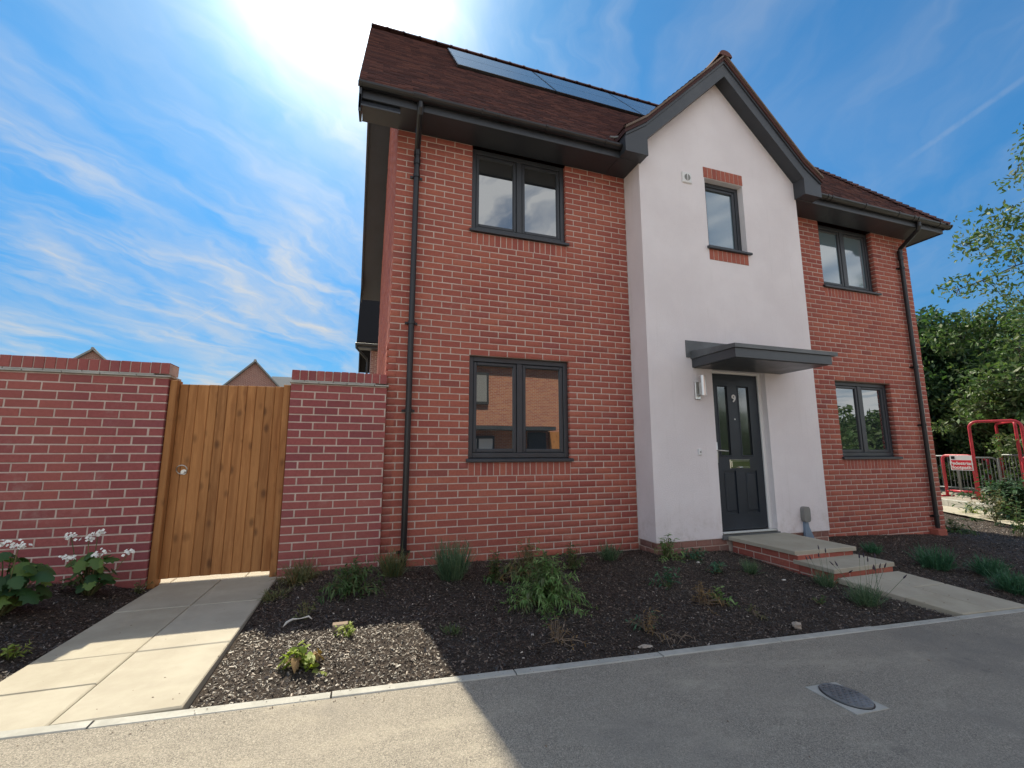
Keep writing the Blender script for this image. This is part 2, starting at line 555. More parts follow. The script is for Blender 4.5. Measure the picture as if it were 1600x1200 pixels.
def link(name, me, material=None, parent=None, loc=None):
    if material and not me.materials:
        me.materials.append(MATS[material])
    o = bpy.data.objects.new(name, me)
    COL.objects.link(o)
    if parent is not None:
        o.parent = parent
    if loc is not None:
        o.location = loc
    return o


class MB:
    """collects shapes and links them as ONE mesh object"""
    def __init__(s):
        s.v, s.f = [], []

    def add(s, vs, fs):
        k = len(s.v)
        s.v.extend(tuple(map(float, p)) for p in vs)
        s.f.extend(tuple(i+k for i in f) for f in fs)
        return s

    def box(s, x0, x1, y0, y1, z0, z1):
        return s.add([(x0, y0, z0), (x1, y0, z0), (x1, y1, z0), (x0, y1, z0), (x0, y0, z1), (x1, y0, z1), (x1, y1, z1), (x0, y1, z1)],
                     [(3, 2, 1, 0), (4, 5, 6, 7), (0, 1, 5, 4), (1, 2, 6, 5), (2, 3, 7, 6), (3, 0, 4, 7)])

    def cbox(s, x0, x1, y0, y1, z0, z1, c=0.004):
        """box with chamfered edges on its -Y face and long edges"""
        a = [(x0, y1, z0), (x1, y1, z0), (x1, y1, z1), (x0, y1, z1)]
        b = [(x0, y0+c, z0), (x1, y0+c, z0), (x1, y0+c, z1), (x0, y0+c, z1)]
        d = [(x0+c, y0, z0+c), (x1-c, y0, z0+c), (x1-c, y0, z1-c), (x0+c, y0, z1-c)]
        fs = [(0, 3, 2, 1), (8, 9, 10, 11)]
        for i in range(4):
            j = (i+1) % 4
            fs += [(i, j, 4+j, 4+i), (4+i, 4+j, 8+j, 8+i)]
        return s.add(a+b+d, fs)

    def prism(s, poly, off):
        """poly: 3-D points in order; off: extrusion vector"""
        n = len(poly)
        top = [tuple(np.add(p, off)) for p in poly]
        return s.add(list(poly)+top, [tuple(range(n))[::-1], tuple(range(n, 2*n))] + [(i, (i+1) % n, n+(i+1) % n, n+i) for i in range(n)])

    def tube(s, pts, r, n=8, caps=True):
        pts = [np.array(p, float) for p in pts]
        rs = r if hasattr(r, '__len__') else [r]*len(pts)
        rings = []
        u = None
        for i, p in enumerate(pts):
            tdir = pts[min(i+1, len(pts)-1)] - pts[max(i-1, 0)]
            tdir = tdir/(np.linalg.norm(tdir)+1e-9)
            if u is None:
                a = np.array([0, 0, 1.0]) if abs(tdir[2]) < 0.9 else np.array([1.0, 0, 0])
                u = np.cross(tdir, a)
            else:
                u = u - tdir*(u@tdir)
            u = u/(np.linalg.norm(u)+1e-9)
            v = np.cross(tdir, u)
            rings.append([p+rs[i]*(u*math.cos(q)+v*math.sin(q)) for q in np.linspace(0, 2*math.pi, n, endpoint=False)])
        vs = [q for rg in rings for q in rg]
        fs = []
        for i in range(len(pts)-1):
            for j in range(n):
                k = (j+1) % n
                fs.append((i*n+j, i*n+k, (i+1)*n+k, (i+1)*n+j))
        if caps:
            fs += [tuple(range(n))[::-1], tuple((len(pts)-1)*n+j for j in range(n))]
        return s.add(vs, fs)

    def disc(s, c, r, axis, th, n=20):
        c = np.array(c, float)
        axis = np.array(axis, float)
        return s.tube([c, c+axis*th], r, n)

    def build(s, name, material=None, parent=None, smooth=False, local=False):
        off = Vector((0, 0, 0)) if (parent is None or local) else wloc(parent)
        me = bpy.data.meshes.new(name)
        me.from_pydata([(x-off.x, y-off.y, z-off.z) for x, y, z in s.v], [], s.f)
        me.update()
        if smooth:
            me.polygons.foreach_set('use_smooth', [True]*len(me.polygons))
        return link(name, me, material, parent)


def np_mesh(name, V, Fq, material, parent=None, smooth=False, local=False):
    """V (n,3), Fq (m,4) quads or (m,3) triangles"""
    if parent is not None and not local:
        V = V - np.array(wloc(parent))
    me = bpy.data.meshes.new(name)
    k = Fq.shape[1]
    me.vertices.add(len(V))
    me.vertices.foreach_set('co', np.ascontiguousarray(V, dtype=np.float32).ravel())
    me.loops.add(Fq.size)
    me.loops.foreach_set('vertex_index', np.ascontiguousarray(Fq, dtype=np.int32).ravel())
    me.polygons.add(len(Fq))
    me.polygons.foreach_set('loop_start', np.arange(0, Fq.size, k, dtype=np.int32))
    me.polygons.foreach_set('loop_total', np.full(len(Fq), k, dtype=np.int32))
    me.update(calc_edges=True)
    if smooth:
        me.polygons.foreach_set('use_smooth', np.ones(len(Fq), dtype=bool))
    return link(name, me, material, parent)


def project(P):
    d = np.asarray(P, float)-CAM
    z = d@FW
    return 800+F_PX*(d@RT)/z, 600-F_PX*(d@UP)/z, z


def ray_dir(px, py):
    return RT*(px-800)/F_PX + UP*(600-py)/F_PX + FW


def on_z(px, py, z):
    d = ray_dir(px, py)
    return CAM+d*(z-CAM[2])/d[2]


def on_y(px, py, y):
    d = ray_dir(px, py)
    return CAM+d*(y-CAM[1])/d[1]


def text_mesh(name, body, size, material, parent, matrix, extrude=0.002, bold=0.0):
    cu = bpy.data.curves.new(name, 'FONT')
    cu.body = body
    cu.size = size
    cu.extrude = extrude
    cu.offset = bold
    cu.align_x, cu.align_y = 'CENTER', 'CENTER'
    tmp = bpy.data.objects.new(name+'_tmp', cu)
    COL.objects.link(tmp)
    dg = bpy.context.evaluated_depsgraph_get()
    me = bpy.data.meshes.new_from_object(tmp.evaluated_get(dg))
    bpy.data.objects.remove(tmp)
    me.materials.clear()
    me.transform(matrix)
    me.name = name
    return link(name, me, material, parent)


# ------------------------------------------------------------------ key dimensions (metres, camera height = 0)
CZ = 0.0756                    # brick course
ZS = -0.1162                   # top of the soldier sill under the ground floor windows
ZU = ZS+36*CZ                  # the same upstairs
ZT = ZU+15*CZ                  # wall head / soffit
XH = 8.8165                    # house width
XR, XQ, YR = 3.0385, 5.779, -0.353   # rendered bay
ZRB = -1.042
WX1, WX2, WW = 0.896, 6.679, 1.2475
KY0, KY1 = -2.415, -2.475      # kerb


def z_kerb(x):
    return -1.146-0.0349*np.clip(x, -9, 9.5)


# ------------------------------------------------------------------ ground, pavement, road
g = MB()
g.add([(-900, -900, -1.95), (900, -900, -1.95), (900, 900, -1.95), (-900, 900, -1.95)], [(0, 1, 2, 3)])
tag(g.build('ground', 'ground_earth'), kind='structure')


def sheet(name, xs, y0, y1, dz, material):
    mb = MB()
    for a, b_ in zip(xs[:-1], xs[1:]):
        za, zb = float(z_kerb(a))+dz, float(z_kerb(b_))+dz
        mb.add([(a, y0, za), (b_, y0, zb), (b_, y1, zb), (a, y1, za)], [(0, 1, 2, 3)])
    return tag(mb.build(name, material), kind='structure')


sheet('pavement', [-40, -9, -3, 0, 3, 6, 9.5, 11.6], -6.6, KY1, 0.0, 'asphalt')
sheet('road', [-40, -9, -3, 0, 3, 6, 9.5, 30, 40], -12.6, -6.6, -0.10, 'asphalt')

kerb = tag(bpy.data.objects.new('kerb', None), kind='structure')
COL.objects.link(kerb)
kerb.location = (0, KY1, -1.2)
x = -7.62
k = 0
while x < 11.5:
    L = 0.915
    a, b_ = x+0.004, x+L-0.004
    za, zb = float(z_kerb(a)), float(z_kerb(b_))
    j = random.uniform(-0.0025, 0.0025)
    ta, tb = za+0.005+j, zb+0.005+j
    c = 0.004
    mb = MB()
    y0, y1 = KY1+random.uniform(-0.002, 0.002), KY0
    prof = lambda z0, zt: [(y1, z0-0.12), (y0, z0-0.12), (y0, zt-c), (y0+c, zt), (y1-c, zt), (y1, zt-c)]
    A = [(a, p[0], p[1]) for p in prof(za, ta)]
    B = [(b_, p[0], p[1]) for p in prof(zb, tb)]
    n = 6
    mb.add(A+B, [tuple(range(n)), tuple(range(2*n-1, n-1, -1))]+[(i, n+i, n+(i+1) % n, (i+1) % n) for i in range(n)])
    mb.build('kerb_stone', 'kerb_concrete', kerb)
    x += L

# ------------------------------------------------------------------ planting bed (soil) with the two paths let in
LPX0, LPX1 = -1.845, -0.905     # gate path
_nx = rng.normal(size=(8, 2))*3.2
_np = rng.uniform(0, 6.28, 8)


def lump(X, Y):
    o = 0
    for i in range(8):
        f = 1.0+0.55*i
        o = o+np.sin(f*(_nx[i, 0]*X+_nx[i, 1]*Y)+_np[i])/(1.4+i)
    return o*0.011


def path_right_z(Y):
    return -1.190-0.10*np.clip((-1.63-Y)/0.8, 0, 1.2)


def bed_z(X, Y):
    X = np.asarray(X, float)
    Y = np.asarray(Y, float)
    zw = np.interp(X, [-8, -2.6, -1.9, -0.9, 0, 0.4, 3, 6.4, 8.8, 11, 14], [-1.02, -1.05, -1.13, -1.125, -1.12, -1.165, -1.17, -1.20, -1.31, -1.36, -1.37])
    zk = z_kerb(X)-0.010
    t_ = np.clip(-Y/2.41, 0, 1)
    z = zw*(1-t_)+zk*t_+0.030*np.sin(np.pi*t_)
    damp = np.clip((2.41+Y)/0.25, 0.15, 1)
    z = z+lump(X, Y)*damp
    # keep the soil just below the slabs of the paths
    lp = np.clip(np.minimum(X-LPX0+0.35, LPX1+0.35-X)/0.3, 0, 1)
    z = z*(1-lp)+np.minimum(z, -1.150-0.02*(Y > -0.3))*lp
    xl = 4.12+np.clip((-1.63-Y)/0.8, 0, 1)*0.33
    rp = np.clip(np.minimum(X-xl+0.10, xl+1.0-X)/0.08, 0, 1)*(Y < -0.3)
    z = z*(1-rp)+np.minimum(z, path_right_z(Y)-0.055)*rp
    inr = (X > LPX0+0.03) & (X < LPX1-0.03)
    z = np.where(inr, z-0.05, z)
    return z


def bed_mesh(xs, ys):
    X, Y = np.meshgrid(xs, ys, indexing='ij')
    Z = bed_z(X, Y)
    V = np.stack([X, Y, Z], -1).reshape(-1, 3)
    n, m_ = X.shape
    I = np.arange(n*m_).reshape(n, m_)
    Fq = np.stack([I[:-1, :-1], I[1:, :-1], I[1:, 1:], I[:-1, 1:]], -1).reshape(-1, 4)
    return V, Fq


V1, F1 = bed_mesh(np.arange(-7.5, 8.88, 0.045), np.linspace(-2.413, 0.12, 62))
V2, F2 = bed_mesh(np.arange(8.85, 13.6, 0.08), np.linspace(-2.413, 4.0, 90))
tag(np_mesh('planting_bed', np.vstack([V1, V2]), np.vstack([F1, F2+len(V1)]), 'soil', smooth=True), kind='structure')


def bed_hit(px, py):
    d = ray_dir(px, py)
    z = -1.17
    for _ in range(25):
        p = CAM+d*(z-CAM[2])/d[2]
        z = float(bed_z(p[0], p[1]))
    return np.array([p[0], p[1], z])


def slab(mb, quad, th, c=0.006):
    """paving slab with chamfered top edge; quad = four top corners, anticlockwise"""
    q = np.array(quad, float)
    cen = q.mean(0)
    ins = q+(cen-q)*(c*1.6/np.linalg.norm(cen-q, axis=1))[:, None]
    low = q-np.array([0, 0, c])
    bot = q-np.array([0, 0, th])
    vs = list(ins)+list(low)+list(bot)
    fs = [(0, 1, 2, 3), (11, 10, 9, 8)]
    for i in range(4):
        j = (i+1) % 4
        fs += [(4+i, 4+j, j, i), (8+i, 8+j, 4+j, 4+i)]
    return mb.add(vs, fs)


def quad_lerp(Q, u0, u1, v0, v1):
    Q = np.array(Q, float)
    P = lambda u, v: (Q[0]*(1-u)+Q[1]*u)*(1-v)+(Q[3]*(1-u)+Q[2]*u)*v
    return [P(u0, v0), P(u1, v0), P(u1, v1), P(u0, v1)]


def lay_path(name, Q, cols, rows_by_col, gap=0.006):
    """Q: corners near-left, near-right, far-right, far-left"""
    root = tag(bpy.data.objects.new(name, None), kind='structure')
    COL.objects.link(root)
    root.location = tuple(np.mean(np.array(Q), 0))
    w = np.linalg.norm(np.subtract(Q[1], Q[0]))
    l = np.linalg.norm(np.subtract(Q[3], Q[0]))
    for ci in range(len(cols)-1):
        rows = rows_by_col[ci]
        for ri in range(len(rows)-1):
            q = quad_lerp(Q, cols[ci]+gap/2/w, cols[ci+1]-gap/2/w, rows[ri]+gap/2/l, rows[ri+1]-gap/2/l)
            dz = random.uniform(-0.002, 0.002)
            q = [p+np.array([0, 0, dz+random.uniform(-0.001, 0.001)]) for p in q]
            slab(MB(), q, 0.05).build('paving_slab', 'paving', root)
    return root


lay_path('gate_path', [(LPX0, KY0, -1.098), (LPX1, KY0, -1.100), (LPX1, 0.0, -1.148), (LPX0, 0.0, -1.146)],
         [0, 0.5, 1], [[0, 0.155, 0.31, 0.665, 1.0], [0, 0.31, 0.665, 1.0]])
lay_path('garden_patio', [(-6.5, 0.02, -1.146), (-0.02, 0.02, -1.149), (-0.02, 5.0, -1.16), (-6.5, 5.0, -1.16)],
         np.linspace(0, 1, 12), [np.linspace(0, 1, 9)]*11)
lay_path('front_path', [(4.42, KY0, -1.288), (5.32, KY0, -1.318), (4.98, -1.62, -1.192), (4.14, -1.62, -1.188)],
         [0, 0.48, 1], [[0, 0.42, 1], [0, 0.6, 1]])

# ------------------------------------------------------------------ bricks


def brick_shape(L, H=0.0640, D=0.1025, c=0.0022):
    """one brick lying along X, front face at y = 0 facing -Y, centred on x and z"""
    mb = MB()
    mb.cbox(-L/2, L/2, 0.0, D, -H/2, H/2, c)
    return mb


_bm = {}


def brick_data(L, H=0.0640, D=0.1025, material='red_brick', name='brick'):
    key = (round(L, 4), round(H, 4), round(D, 4), material)
    if key not in _bm:
        mb = brick_shape(L, H, D)
        me = bpy.data.meshes.new(name)
        me.from_pydata(mb.v, [], mb.f)
        me.materials.append(MATS[material])
        _bm[key] = me
    return _bm[key]


def brick_stuff(name, items, frame, material, parent):
    """items: (uc, vc, L, H, D, jitter); frame: function of (u, depth, v) arrays -> world"""
    if not items:
        return None
    A = np.array(items, float)
    base = np.array(brick_shape(1.0, 1.0, 1.0, 0.0).v)   # topology only
    mbF = np.array([list(f) for f in brick_shape(1, 1, 1, 0.0).f])
    n = len(A)
    c = 0.0022
    sx, sz = np.sign(base[:, 0]), np.sign(base[:, 2])
    idx = np.arange(12)
    front = idx >= 8
    U = A[:, 0:1]+sx*(A[:, 2:3]/2-np.where(front, c, 0))
    W = A[:, 1:2]+sz*(A[:, 3:4]/2-np.where(front, c, 0))
    Dp = np.where(idx < 4, 1.0, 0.0)*A[:, 4:5]+np.where((idx >= 4) & (idx < 8), c, 0.0)+A[:, 5:6]*np.where(idx < 4, 0, 1)
    P = frame(U, Dp, W).reshape(-1, 3)
    Fq = (mbF[None]+(np.arange(n)*12)[:, None, None]).reshape(-1, 4)
    o = np_mesh(name, P, Fq, material, parent)
    o['kind'] = 'stuff'
    return o


def courses(x0, x1, zbase, k0, k1, xorg, openings=(), cz=CZ, pitch=0.225):
    """stretcher bond: list of (xc, zc, L) clipped to [x0, x1] and to the openings (xa, xb, za, zb)"""
    res = []
    for k in range(k0, k1):
        zc = zbase+(k+0.5)*cz
        segs = [(x0, x1)]
        for xa, xb, za, zb in openings:
            if za < zc < zb:
                ns = []
                for a, b_ in segs:
                    if xb <= a or xa >= b_:
                        ns.append((a, b_))
                    else:
                        if xa > a:
                            ns.append((a, xa))
                        if xb < b_:
                            ns.append((xb, b_))
                segs = ns
        off = xorg+(0.5*pitch if k % 2 else 0.0)
        for a, b_ in segs:
            i0 = math.floor((a-off)/pitch)-1
            i1 = math.ceil((b_-off)/pitch)+1
            for i in range(i0, i1):
                p0, p1 = max(off+i*pitch, a), min(off+(i+1)*pitch, b_)
                e0 = p0 + (0.0057 if p0 > a+1e-6 else 0.0)
                e1 = p1 - (0.0057 if p1 < b_-1e-6 else 0.0)
                if e1-e0 > 0.035:
                    res.append(((e0+e1)/2, zc, e1-e0))
    return res


def place_bricks(items, y, parent, material, limit, stuffname, H=0.0640, D=0.1025, name='brick'):
    """the largest `limit` bricks in the picture as objects, the others joined"""
    sc = []
    for it in items:
        px, py, dz = project((it[0], y, it[1]))
        inside = dz > 0 and -20 < px < 1620 and -20 < py < 1220
        px2, _, _ = project((it[0]+it[2]/2, y, it[1]))
        px1, _, _ = project((it[0]-it[2]/2, y, it[1]))
        sc.append(((px2-px1)/dz if inside else 0.0))
    order = np.argsort(-np.array(sc), kind='stable')
    off = wloc(parent)
    rest = []
    for rank, i in enumerate(order):
        xc, zc, L = items[i]
        jit = random.uniform(-0.0024, 0.0016)
        if rank < limit and sc[i] > 0:
            Lq = 0.2136 if abs(L-0.2136) < 0.006 else (0.1011 if abs(L-0.1011) < 0.006 else L)
            o = link(name, brick_data(Lq, H, D, material), None, parent, (xc-off.x, y+jit-off.y, zc-off.z))
            o.rotation_euler = (0, random.uniform(-0.004, 0.004), random.uniform(-0.003, 0.003))
        else:
            rest.append((xc, zc, L, H, D, jit))
    if rest:
        brick_stuff(stuffname, rest, lambda u, d_, v: np.stack([u+0*d_, y+d_+0*u, v+0*d_], -1), material, parent)


# ------------------------------------------------------------------ THE HOUSE
house = thing('brick_house', 'two storey red brick house with a white rendered gable bay and front door number 9', 'house', (4.4, 2.75, -1.25))

ops_front = []
for wx in (WX1, WX2):
    ops_front += [(wx, wx+WW, ZS-2*CZ, ZS+16*CZ), (wx, wx+WW, ZU-2*CZ, ZT+0.2)]


def mortar_cells(mb, x0, x1, z0, z1, openings, y0, y1):
    xs = sorted({x0, x1, *[o[0] for o in openings], *[o[1] for o in openings]})
    zs_ = sorted({z0, z1, *[min(o[2], z1) for o in openings], *[min(o[3], z1) for o in openings]})
    xs = [q for q in xs if x0 <= q <= x1]
    zs_ = [q for q in zs_ if z0 <= q <= z1]
    for a, b_ in zip(xs[:-1], xs[1:]):
        for c, d_ in zip(zs_[:-1], zs_[1:]):
            mx, mz = (a+b_)/2, (c+d_)/2
            if any(o[0] < mx < o[1] and o[2] < mz < o[3] for o in openings):
                continue
            mb.box(a, b_, y0, y1, c, d_)


# mortar backing: openings a few mm larger so the bricks' ends stand proud in the reveals
mort_ops = [(a-0.004, b_+0.004, (c+2*CZ)-0.004 if False else c+2*CZ-0.002, d_+0.004) for a, b_, c, d_ in ops_front]
mb = MB()
mortar_cells(mb, 0.004, XR+0.1, -1.55, ZT, mort_ops[:2], 0.0028, 0.30)
mortar_cells(mb, XQ-0.1, XH-0.004, -1.55, ZT, mort_ops[2:], 0.0028, 0.30)
mb.box(XR+0.1, XQ-0.1, 0.004, 0.30, -1.55, ZT)
wall = mb.build('brick_wall', 'mortar', house)
KB = -19
items = courses(0.0, XR, ZS, KB, 51, 0.0, ops_front[:2])+courses(XQ, XH, ZS, KB, 51, XQ, ops_front[2:])
place_bricks(items, 0.0, wall, 'red_brick', 270, 'brick_courses')
# soldier sills under the four windows
for wx in (WX1, WX2):
    for zt in (ZS, ZU):
        p = WW/17
        its = [(wx+(i+0.5)*p, zt-CZ, p-0.0095) for i in range(17)]
        for xc, zc, L in its:
            o = link('soldier_brick', brick_data(p-0.0095, 2*CZ-0.0095, 0.1025, 'red_brick'), None, wall)
            o.location = Vector((xc, random.uniform(-0.001, 0.0008), zc))-wloc(wall)
# pier stub at the corner, carrying on the garden wall
pier = [(-0.018+0.05, ZS+(k_+0.5)*CZ, 0.10) for k_ in range(KB, 17)]
brick_stuff('corner_courses', [(a, z_, L, 0.0640, 0.215, -0.004) for a, z_, L in pier], lambda u, d_, v: np.stack([u+0*d_, 0.0+d_+0*u, v+0*d_], -1), 'red_brick', wall)

# gable ends (left in view at a grazing angle, right for the depth)
YB = 5.5
RIDGE_Y, RIDGE_Z, PT = 2.75, 7.80, 1.244


def roof_z(y):
    return 3.865+PT*(min(y, 2*RIDGE_Y-y)+0.43)


mb = MB()
gp = [(0.0045, 0.31, -1.55), (0.0045, YB, -1.55), (0.0045, YB, ZT), (0.0045, RIDGE_Y, RIDGE_Z-0.28), (0.0045, 0.31, roof_z(0.31)-0.28)]
mb.prism(gp, (0.25, 0, 0))
mb.prism([(0.0045, 0.0045, ZT), (0.0045, 0.31, ZT), (0.0045, 0.31, roof_z(0.31)-0.28), (0.0045, 0.0045, roof_z(0)-0.28)], (0.25, 0, 0))
mb.prism([(XH-0.0045, 0.31, -1.55), (XH-0.0045, YB, -1.55), (XH-0.0045, YB, ZT), (XH-0.0045, 0.31, ZT)], (-0.25, 0, 0))
mb.box(0.3, XH-0.3, YB-0.3, YB, -1.55, ZT)
side = mb.build('side_wall', 'mortar', house)
its = []
for (yc, zc, L) in courses(0.1075, YB, ZS, KB, 101, 0.1075 if False else -0.1125):
    if zc < roof_z(yc)-0.33 and zc < roof_z(yc-L/2)-0.3 and zc < roof_z(yc+L/2)-0.3:
        its.append((yc, zc, L, 0.0640, 0.1025, random.uniform(-0.003, 0.001)))
brick_stuff('brick_courses', its, lambda u, d_, v: np.stack([0.0+d_+0*u, u+0*d_, v+0*d_], -1), 'red_brick', side)
its = [(yc, zc, L, 0.0640, 0.1025, random.uniform(-0.002, 0.001)) for yc, zc, L in courses(0.1075, YB, ZS, KB, 51, -0.1125)]
brick_stuff('brick_courses', its, lambda u, d_, v: np.stack([XH-d_+0*u, u+0*d_, v+0*d_], -1), 'red_brick', side)

# rendered bay -------------------------------------------------------
DX0, DX1, DZ1 = 3.995, 4.876, 1.045        # door opening
SWX0, SWX1, SWZ0, SWZ1 = 4.092, 4.758, 2.738, 3.752   # little window
APEX = (XR+XQ)/2
mb = MB()
ops = [(DX0, DX1, -1.2, DZ1), (SWX0, SWX1, SWZ0, SWZ1)]
mortar_cells(mb, XR, XQ, ZRB, 3.95, ops, YR, YR+0.22)
mb.prism([(XR, YR, 3.95), (XQ, YR, 3.95), (XQ, YR, 4.15), (APEX, YR, 5.48), (XR, YR, 4.15)], (0, 0.22, 0))
mb.box(XR, XR+0.22, YR+0.22, -0.002, ZRB, 3.95)
mb.box(XQ-0.22, XQ, YR+0.22, -0.002, ZRB, 3.95)
bay = mb.build('rendered_bay', 'render_white', house)
mb = MB()
for a, b_ in ((XR+0.012, DX0+0.09), (DX1, XQ-0.012)):
    mb.box(a, b_, YR+0.016, 0.0, -1.45, ZRB)
plinth = mb.build('bay_plinth', 'mortar', house)
its = courses(XR+0.012, XQ-0.012, ZRB-0.005, -5, 0, XR+0.012, [(DX0+0.09, DX1, -3, 0)])
place_bricks(its, YR+0.010, plinth, 'plinth_brick', 60, 'brick_courses')
its = courses(YR+0.012, 0.0, ZRB-0.005, -5, 0, YR)
brick_stuff('brick_courses', [(a, z_, L, 0.0640, 0.08, 0) for a, z_, L in its], lambda u, d_, v: np.stack([XR+0.006+d_+0*u, u+0*d_, v+0*d_], -1), 'plinth_brick', plinth)
# brick heads over and under the little window
for z0, z1, xa, xb in ((3.756, 3.916, 4.078, 4.768), (2.556, 2.706, 4.09, 4.764)):
    mbp = MB()
    mbp.box(xa+0.002, xb-0.002, YR-0.0015, YR+0.09, z0, z1)
    pl = mbp.build('brick_band', 'mortar', bay)
    p = (xb-xa)/9
    for i in range(9):
        o = link('soldier_brick', brick_data(p-0.0095, z1-z0-0.004, 0.09, 'red_brick'), None, pl)
        o.location = Vector((xa+(i+0.5)*p, YR-0.006+random.uniform(-0.001, 0.001), (z0+z1)/2))-wloc(pl)


# windows --------------------------------------------------------------
def window(x0, x1, z0, z1, y, lights, glass, sill=True, ear=0.026, ypro=0.035):
    """frame set back y behind the wall face; lights = number of casements"""
    fw = 0.058
    zf = z0+0.046
    mb = MB()
    mb.cbox(x0, x0+fw, y, y+0.07, zf, z1, 0.005)
    mb.cbox(x1-fw, x1, y, y+0.07, zf, z1, 0.005)
    mb.cbox(x0+fw, x1-fw, y, y+0.07, z1-fw, z1, 0.005)
    mb.cbox(x0+fw, x1-fw, y, y+0.07, zf, zf+fw, 0.005)
    if lights == 2:
        xm = (x0+x1)/2
        mb.cbox(xm-0.035, xm+0.035, y, y+0.07, zf+fw, z1-fw, 0.005)
        spans = [(x0+fw, xm-0.035), (xm+0.035, x1-fw)]
    else:
        spans = [(x0+fw, x1-fw)]
    fr = mb.build('window', 'anthracite', house)
    for a, b_ in spans:
        sw = 0.044
        q = MB()
        ya = y+0.010
        q.cbox(a+0.002, a+sw, ya, ya+0.05, zf+fw+0.002, z1-fw-0.002, 0.008)
        q.cbox(b_-sw, b_-0.002, ya, ya+0.05, zf+fw+0.002, z1-fw-0.002, 0.008)
        q.cbox(a+sw, b_-sw, ya, ya+0.05, z1-fw-sw, z1-fw-0.002, 0.008)
        q.cbox(a+sw, b_-sw, ya, ya+0.05, zf+fw+0.002, zf+fw+sw, 0.008)
        q.build('sash', 'anthracite', fr)
        q = MB()
        q.box(a+sw, b_-sw, ya+0.022, ya+0.030, zf+fw+sw, z1-fw-sw)
        q.build('glass_pane', glass, fr)
    q = MB()
    prof = [(y+0.03, z0+0.004), (y+0.03, z0+0.044), (-ypro+0.004, z0+0.032), (-ypro, z0+0.026), (-ypro, z0+0.006), (-ypro+0.004, z0+0.002)]
    q.prism([(x0+0.001, p[0], p[1]) for p in prof], (x1-x0-0.002, 0, 0))
    prof2 = [(-0.003, z0+0.003), (-0.003, z0+0.040), (-ypro+0.004, z0+0.034), (-ypro-0.002, z0+0.028), (-ypro-0.002, z0+0.004), (-ypro+0.004, z0)]
    q.prism([(x0-ear, p[0], p[1]) for p in prof2], (x1-x0+2*ear, 0, 0))
    q.build('sill', 'anthracite', fr)
    return fr


window(WX1, WX1+WW, ZS, ZS+16*CZ, 0.045, 2, 'window_glass')
window(WX1, WX1+WW, ZU, ZT-0.006, 0.045, 2, 'window_glass')
window(WX2, WX2+WW, ZS, ZS+16*CZ, 0.075, 2, 'window_glass')
window(WX2, WX2+WW, ZU, ZT-0.006, 0.075, 2, 'frosted_glass')


def small_window():
    x0, x1, z0, z1, y = SWX0, SWX1, SWZ0-0.03, SWZ1, YR+0.085
    mb = MB()
    fw = 0.058
    mb.cbox(x0, x0+fw, y, y+0.07, z0, z1, 0.005)
    mb.cbox(x1-fw, x1, y, y+0.07, z0, z1, 0.005)
    mb.cbox(x0+fw, x1-fw, y, y+0.07, z1-fw, z1, 0.005)
    mb.cbox(x0+fw, x1-fw, y, y+0.07, z0, z0+fw+0.02, 0.005)
    fr = mb.build('window', 'anthracite', house)
    sw = 0.046
    a, b_ = x0+fw, x1-fw
    q = MB()
    q.cbox(a+0.002, a+sw, y+0.01, y+0.06, z0+fw+0.022, z1-fw-0.002, 0.008)
    q.cbox(b_-sw, b_-0.002, y+0.01, y+0.06, z0+fw+0.022, z1-fw-0.002, 0.008)
    q.cbox(a+sw, b_-sw, y+0.01, y+0.06, z1-fw-sw, z1-fw-0.002, 0.008)
    q.cbox(a+sw, b_-sw, y+0.01, y+0.06, z0+fw+0.022, z0+fw+sw+0.02, 0.008)
    q.build('sash', 'anthracite', fr)
    q = MB()
    q.box(a+sw, b_-sw, y+0.034, y+0.042, z0+fw+sw+0.02, z1-fw-sw)
    q.build('glass_pane', 'frosted_glass', fr)
    q = MB()
    zb = 2.708
    prof = [(y+0.02, zb), (y+0.02, zb+0.040), (YR-0.036, zb+0.028), (YR-0.042, zb+0.022), (YR-0.042, zb+0.002), (YR-0.036, zb-0.003)]
    q.prism([(x0+0.001, *p) for p in prof], (x1-x0-0.002, 0, 0))
    prof = [(YR-0.003, zb+0.002), (YR-0.003, zb+0.037), (YR-0.036, zb+0.030), (YR-0.044, zb+0.024), (YR-0.044, zb), (YR-0.036, zb-0.005)]
    q.prism([(x0-0.03, *p) for p in prof], (x1-x0+0.075, 0, 0))
    q.build('sill', 'anthracite', fr)


small_window()

# front door -------------------------------------------------------------
DY = YR+0.093
mb = MB()
fw = 0.052
mb.cbox(DX0, DX0+fw, DY-0.02, DY+0.06, -1.0, DZ1, 0.006)
mb.cbox(DX1-fw, DX1, DY-0.02, DY+0.06, -1.0, DZ1, 0.006)
mb.cbox(DX0+fw, DX1-fw, DY-0.02, DY+0.06, DZ1-0.03, DZ1, 0.006)
dfr = mb.build('door_frame', 'white_plastic', house)
L0, L1, B0, T0 = DX0+fw+0.003, DX1-fw-0.003, -0.972, DZ1-0.033
mb = MB()
gl = [(4.148, 4.305, -0.046, 0.848), (4.494, 4.664, -0.046, 0.848)]
pn = [(4.155, 4.360, -0.777, -0.241), (4.505, 4.703, -0.775, -0.245)]
mortar_cells(mb, L0, L1, B0, T0, gl+pn, DY, DY+0.045)
door = mb.build('front_door', 'anthracite_door', dfr)
tag(door, label='dark grey panelled front door with chrome number 9')
